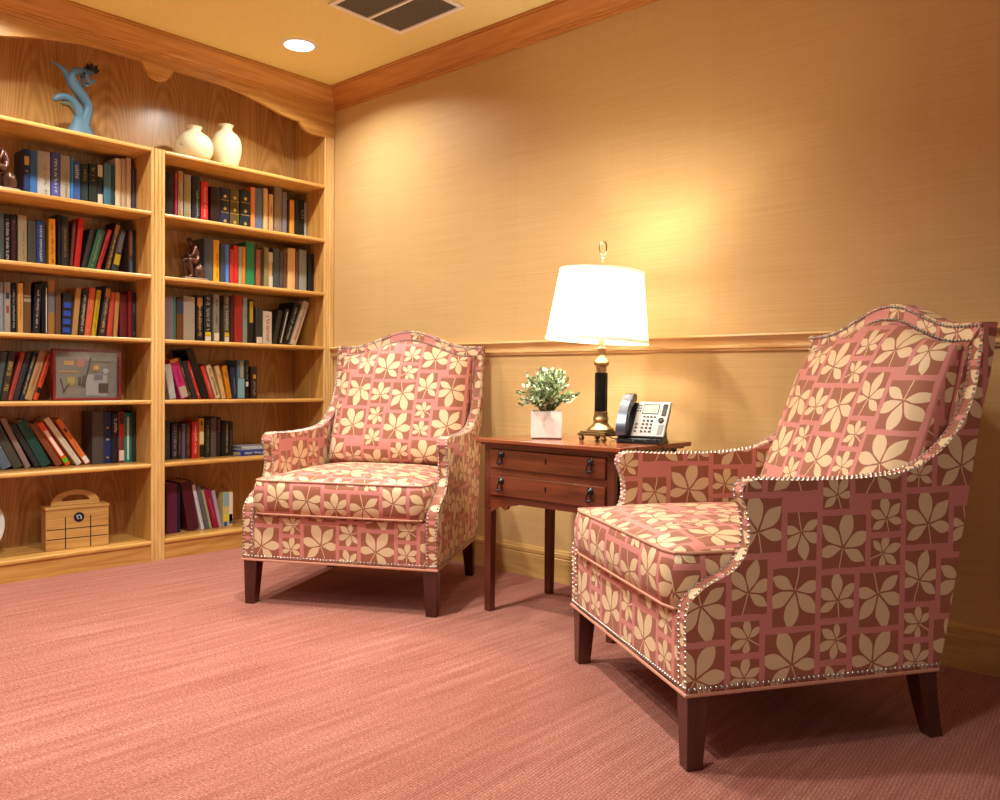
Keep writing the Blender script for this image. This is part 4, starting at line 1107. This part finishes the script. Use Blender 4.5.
for i in range(26):
    a = rr.uniform(.1, 3.0); b0 = Vector(q(95, 67)); d = Vector((rr.uniform(-.7, .7), cos(a)*1.0, abs(sin(a))+.15)).normalized(); L = rr.uniform(.024, .046)
    s = Vector((rr.uniform(-.3, .3), -.35, .35)); tube(bm, [b0+d*.008, b0+d*L*.6, b0+d*L+s*L*.35], [.0085, .0055, .0008], 6)
link('hair', bm, darkh, BS, smooth=True)

# seated bronze figures
def seated():
    root = empty('figurine')
    V = [(0, .022, .098), (0, .022, .120), (0, .010, .146), (0, -.003, .166), (0, -.010, .178), (0, -.020, .192)]
    R_ = [.019, .017, .021, .014, .0075, .0135]; E_ = [(0, 1), (1, 2), (2, 3), (3, 4), (4, 5)]
    def add(frm, ch, rr):
        p = frm
        for c_, r2 in zip(ch, rr): V.append(c_); R_.append(r2); E_.append((p, len(V)-1)); p = len(V)-1
    for s, dy in ((-1, 0), (1, .012)):
        add(0, [(s*.014, .008, .095), (s*.018, -.040+dy, .104), (s*.017, -.030+dy, .062), (s*.016, -.022+dy, .026), (s*.016, -.044+dy, .018)], [.016, .0115, .0105, .007, .006])
        add(3, [(s*.024, .004, .160), (s*.031, -.012, .126), (s*.022, -.036+dy, .116), (s*.018, -.046+dy, .112)], [.0105, .008, .0065, .006])
    skin_body('figure_body', V, E_, R_, bronze, root, 2)
    bm = bmesh.new(); bmesh.ops.create_icosphere(bm, subdivisions=3, radius=1); rr = random.Random(2)
    for v_ in bm.verts:
        n_ = 1+.10*sin(v_.co.x*7+v_.co.z*5)+.08*sin(v_.co.y*9+2); v_.co = Vector((v_.co.x*.030*n_, .030+v_.co.y*.030*n_, .046+v_.co.z*.040*n_))
    link('rock', bm, bronze, root, smooth='all')
    bm = bmesh.new(); bx(bm, -.038, .038, -.056, .062, .0003, .014); link('plinth', bm, simple('pale_bronze', 'b0a090', .3, .7), root, bevel=.003)
    bm = bmesh.new(); bmesh.ops.create_icosphere(bm, subdivisions=2, radius=.0135)
    for v_ in bm.verts: v_.co = Vector((v_.co.x*1.02, v_.co.y*1.05-.0175, v_.co.z*.9+.1965)) if v_.co.z > -.004 else Vector((v_.co.x*.9, v_.co.y*.9-.0165, v_.co.z*.9+.1965))
    link('hair', bm, simple('dark_bronze', '3a2418', .35, .8), root, smooth='all')
    return root
s1_ = seated(); s1_.location = (-.085, -.777, 1.3195); tag(s1_, 'bronze seated figure on a rock, beside books on the second book shelf down', 'sculpture', 'bronze seated figures used as bookends')
s2_ = copy_tree(s1_); s2_.location = (-.085, -1.615, 1.6085); s2_['label'] = 'bronze seated figure cut by the photo edge, beside the highest row of books'

# framed shadow box
PF = empty('picture_frame', (-.065, -1.275, .7445), label='dark red framed shadow box of medals and small photos', cat='picture frame')
redw = simple('cherry_frame', '6a1418', .3, coat=.2)
fw, fh, b_ = .146, .226, .012; bm = bmesh.new()
for y0, y1, z0, z1 in ((-fw, fw, 0, b_), (-fw, fw, fh-b_, fh), (-fw, -fw+b_, b_, fh-b_), (fw-b_, fw, b_, fh-b_)): bx(bm, -.030, 0, y0, y1, z0, z1)
link('frame', bm, redw, PF, bevel=.002)
link('backing', box(-.028, -.024, -fw+b_, fw-b_, b_, fh-b_), simple('grey_mat_board', '787a74', .8), PF)
RANK = [0]
def thing_on(name, y, z, w, h_, col, disc=False, rot=0):
    RANK[0] += 1; up_ = .0003*RANK[0]
    bm = bmesh.new()
    if disc:
        lathe(bm, [(w, 0), (w, .003), (w*.7, .0045), (w*.65, .0035), (w*.3, .005), (.0001, .005)], n=20, cap=False)
        for v_ in bm.verts: x, y_, z_ = v_.co; v_.co = (-.0238+up_+z_, y+x, z+y_)
    else:
        bx(bm, -.0238+up_*.1, -.0225+up_, -w/2, w/2, -h_/2, h_/2); R = Matrix.Rotation(rot, 3, 'X')
        for v_ in bm.verts: c = R @ Vector((0, v_.co.y, v_.co.z)); v_.co = (v_.co.x, c.y+y, c.z+z)
    link(name, bm, simple('memento_'+col, col, .6), PF)
thing_on('letter', .045, .068, .092, .095, '9a9ea2')
thing_on('photo', -.073, .165, .040, .018, 'b89858'); thing_on('photo', -.025, .165, .032, .036, 'a87870'); thing_on('ribbon', -.078, .126, .080, .006, 'b08c60')
thing_on('photo', -.066, .086, .032, .036, '9a9650'); thing_on('medal', .040, .143, .013, 0, 'c09858', True); thing_on('medal', .083, .130, .013, 0, 'a8a8b0', True)
thing_on('card', .062, .172, .105, .003, '5c4c40'); thing_on('photo', .052, .103, .038, .022, '6c6c74'); thing_on('patch', .074, .054, .042, .044, '4c423c')
thing_on('lace', -.100, .065, .0025, .060, '2c2c30', rot=.25); thing_on('lace', -.085, .055, .0025, .050, '2c2c30', rot=-.6)
thing_on('badge', -.028, .085, .010, .036, '4c4c48'); thing_on('badge', -.010, .085, .012, .05, '50504c', rot=-.15); thing_on('cord_loop', .006, .13, .003, .13, '3c3c3c', rot=-.22)
glass = simple('clear_glass', 'ffffff', .03, trans=1.0)
gm = bpy.data.materials.new('frame_glass'); t = NT(gm); tr = t.new('ShaderNodeBsdfTransparent'); gl = t.new('ShaderNodeBsdfGlossy'); gl.inputs['Roughness'].default_value = .05
mx = t.new('ShaderNodeMixShader'); mx.inputs[0].default_value = .03; out = [n for n in t.n if n.type == 'OUTPUT_MATERIAL'][0]
t.t.links.new(tr.outputs[0], mx.inputs[1]); t.t.links.new(gl.outputs[0], mx.inputs[2]); t.t.links.new(mx.outputs[0], out.inputs[0])
link('glass', box(-.0065, -.005, -fw+b_, fw-b_, b_, fh-b_), gm, PF)

# wooden purse box
PB = empty('wooden_box', (-.070, -1.318, .0945), radians(-7), label='small wooden box with arched handle and round dark medallion', cat='box')
bw = wood('box_wood', 'a87838', 'd8ac66', 1, rough=.35, fine=1.3)
bd = .085; hw_, hh = .128, .188
link('box_body', box(-bd, 0, -hw_, hw_, 0, hh-.014), bw, PB, bevel=.003)
link('lid', box(-bd-.003, .003, -hw_-.003, hw_+.003, hh-.0135, hh), bw, PB, bevel=.003)
P = [(.100*cos(a), hh+.0003+.066*sin(a)**.9) for a in [pi*i/24 for i in range(25)]]
I = [(.055*cos(a), hh+.018+.024*max(0, sin(a))**.8) for a in [pi*i/16 for i in range(17)]]
bm = bmesh.new(); xs0, xs1 = -.052, -.034
def strip(A, B):
    n = len(A)
    for x, in ((xs0,), (xs1,)):
        pass
Pn = [(.100*cos(pi*i/24), hh+.0003+.066*sin(pi*i/24)**.9) for i in range(25)]
In = [(.056*cos(pi*i/24), hh+.018+.026*max(0, sin(pi*i/24))**.8) for i in range(25)]
VV = [[bm.verts.new((x, p[0], p[1])) for p in L] for L in (Pn, In) for x in (xs0, xs1)]
oA, oB, iA, iB = VV
for i in range(24):
    bm.faces.new((oA[i], oA[i+1], oB[i+1], oB[i])); bm.faces.new((iA[i], iB[i], iB[i+1], iA[i+1])); bm.faces.new((oA[i], iA[i], iA[i+1], oA[i+1])); bm.faces.new((oB[i], oB[i+1], iB[i+1], iB[i]))
for s_ in (0, 24): pass
b4 = [bm.verts.new((x, y, hh+.0003)) for x in (xs0, xs1) for y in (.056, -.056)]
bm.faces.new((oA[0], oB[0], b4[2], b4[0])); bm.faces.new((oA[24], b4[1], b4[3], oB[24])); bm.faces.new((b4[0], b4[2], b4[3], b4[1]))
bm.faces.new((oA[0], b4[0], iA[0])); bm.faces.new((oB[0], iB[0], b4[2])); bm.faces.new((oA[24], iA[24], b4[1])); bm.faces.new((oB[24], b4[3], iB[24]))
bm.faces.new((iA[0], b4[0], b4[1], iA[24])); bm.faces.new((iB[0], iB[24], b4[3], b4[2])); bm.faces.new((iA[0], iA[24], iB[24], iB[0]))
link('handle', bm, bw, PB, bevel=.002)
bm = bmesh.new(); g_ = .0016
for z in (.048, .090): bx(bm, .0001, .0009, -hw_+.003, hw_-.003, z-g_, z+g_)
for y in (-.050, .052): bx(bm, .0001, .0009, y-g_*1.3, y+g_*1.3, .004, .142)
link('groove_lines', bm, simple('dark_groove', '2c2418', .6), PB)  # thin dark strips drawn where the box has grooves
bm = bmesh.new(); lathe(bm, [(.021, .0003), (.021, .003), (.018, .0045), (.0001, .005)], n=28, cap=False)
for v_ in bm.verts: x, y_, z_ = v_.co; v_.co = (.0006+z_, .004+x, .138+y_)
md = link('medallion', bm, simple('navy_enamel', '161a30', .3), PB, smooth=True)
bm = bmesh.new()
for y_, z_, a_, c_ in ((-.008, .142, .003, .005), (.001, .146, .003, .003), (-.004, .132, .004, .0025), (.008, .134, .003, .006), (.006, .143, .002, .003)): bx(bm, .0056, .0062, y_-a_+.004, y_+a_+.004, z_-c_, z_+c_)
link('emblem', bm, simple('silver_emblem', 'b8b8c0', .4), md)

# plate standing at the end of the bottom shelf
PL = empty('plate', (-.16, -1.722, .0945), label='white decorative plate standing on the bottom shelf, cut by the photo edge', cat='plate')
bm = bmesh.new(); lathe(bm, [(.0001, .004), (.075, .004), (.085, .008), (.132, .018), (.136, .020), (.134, .023), (.084, .013), (.075, .009), (.0001, .009)], n=56, cap=False)
for v_ in bm.verts:
    x, y_, z_ = v_.co; c = Matrix.Rotation(radians(-10), 3, 'Y') @ Vector((z_, x, y_)); v_.co = (c.x, c.y, c.z+.1345)
link('plate_body', bm, simple('grey_white_glaze', 'd4d4d0', .25), PL, smooth=True)
bm = bmesh.new(); tube(bm, [(-.045, -.03, .003), (.02, -.03, .003), (.026, -.03, .014)], .002, 6); tube(bm, [(-.045, .03, .003), (.02, .03, .003), (.026, .03, .014)], .002, 6); tube(bm, [(-.045, -.03, .003), (-.030, 0, .12), (-.045, .03, .003)], .002, 6)
link('wire_stand', bm, iron, PL, smooth=True)
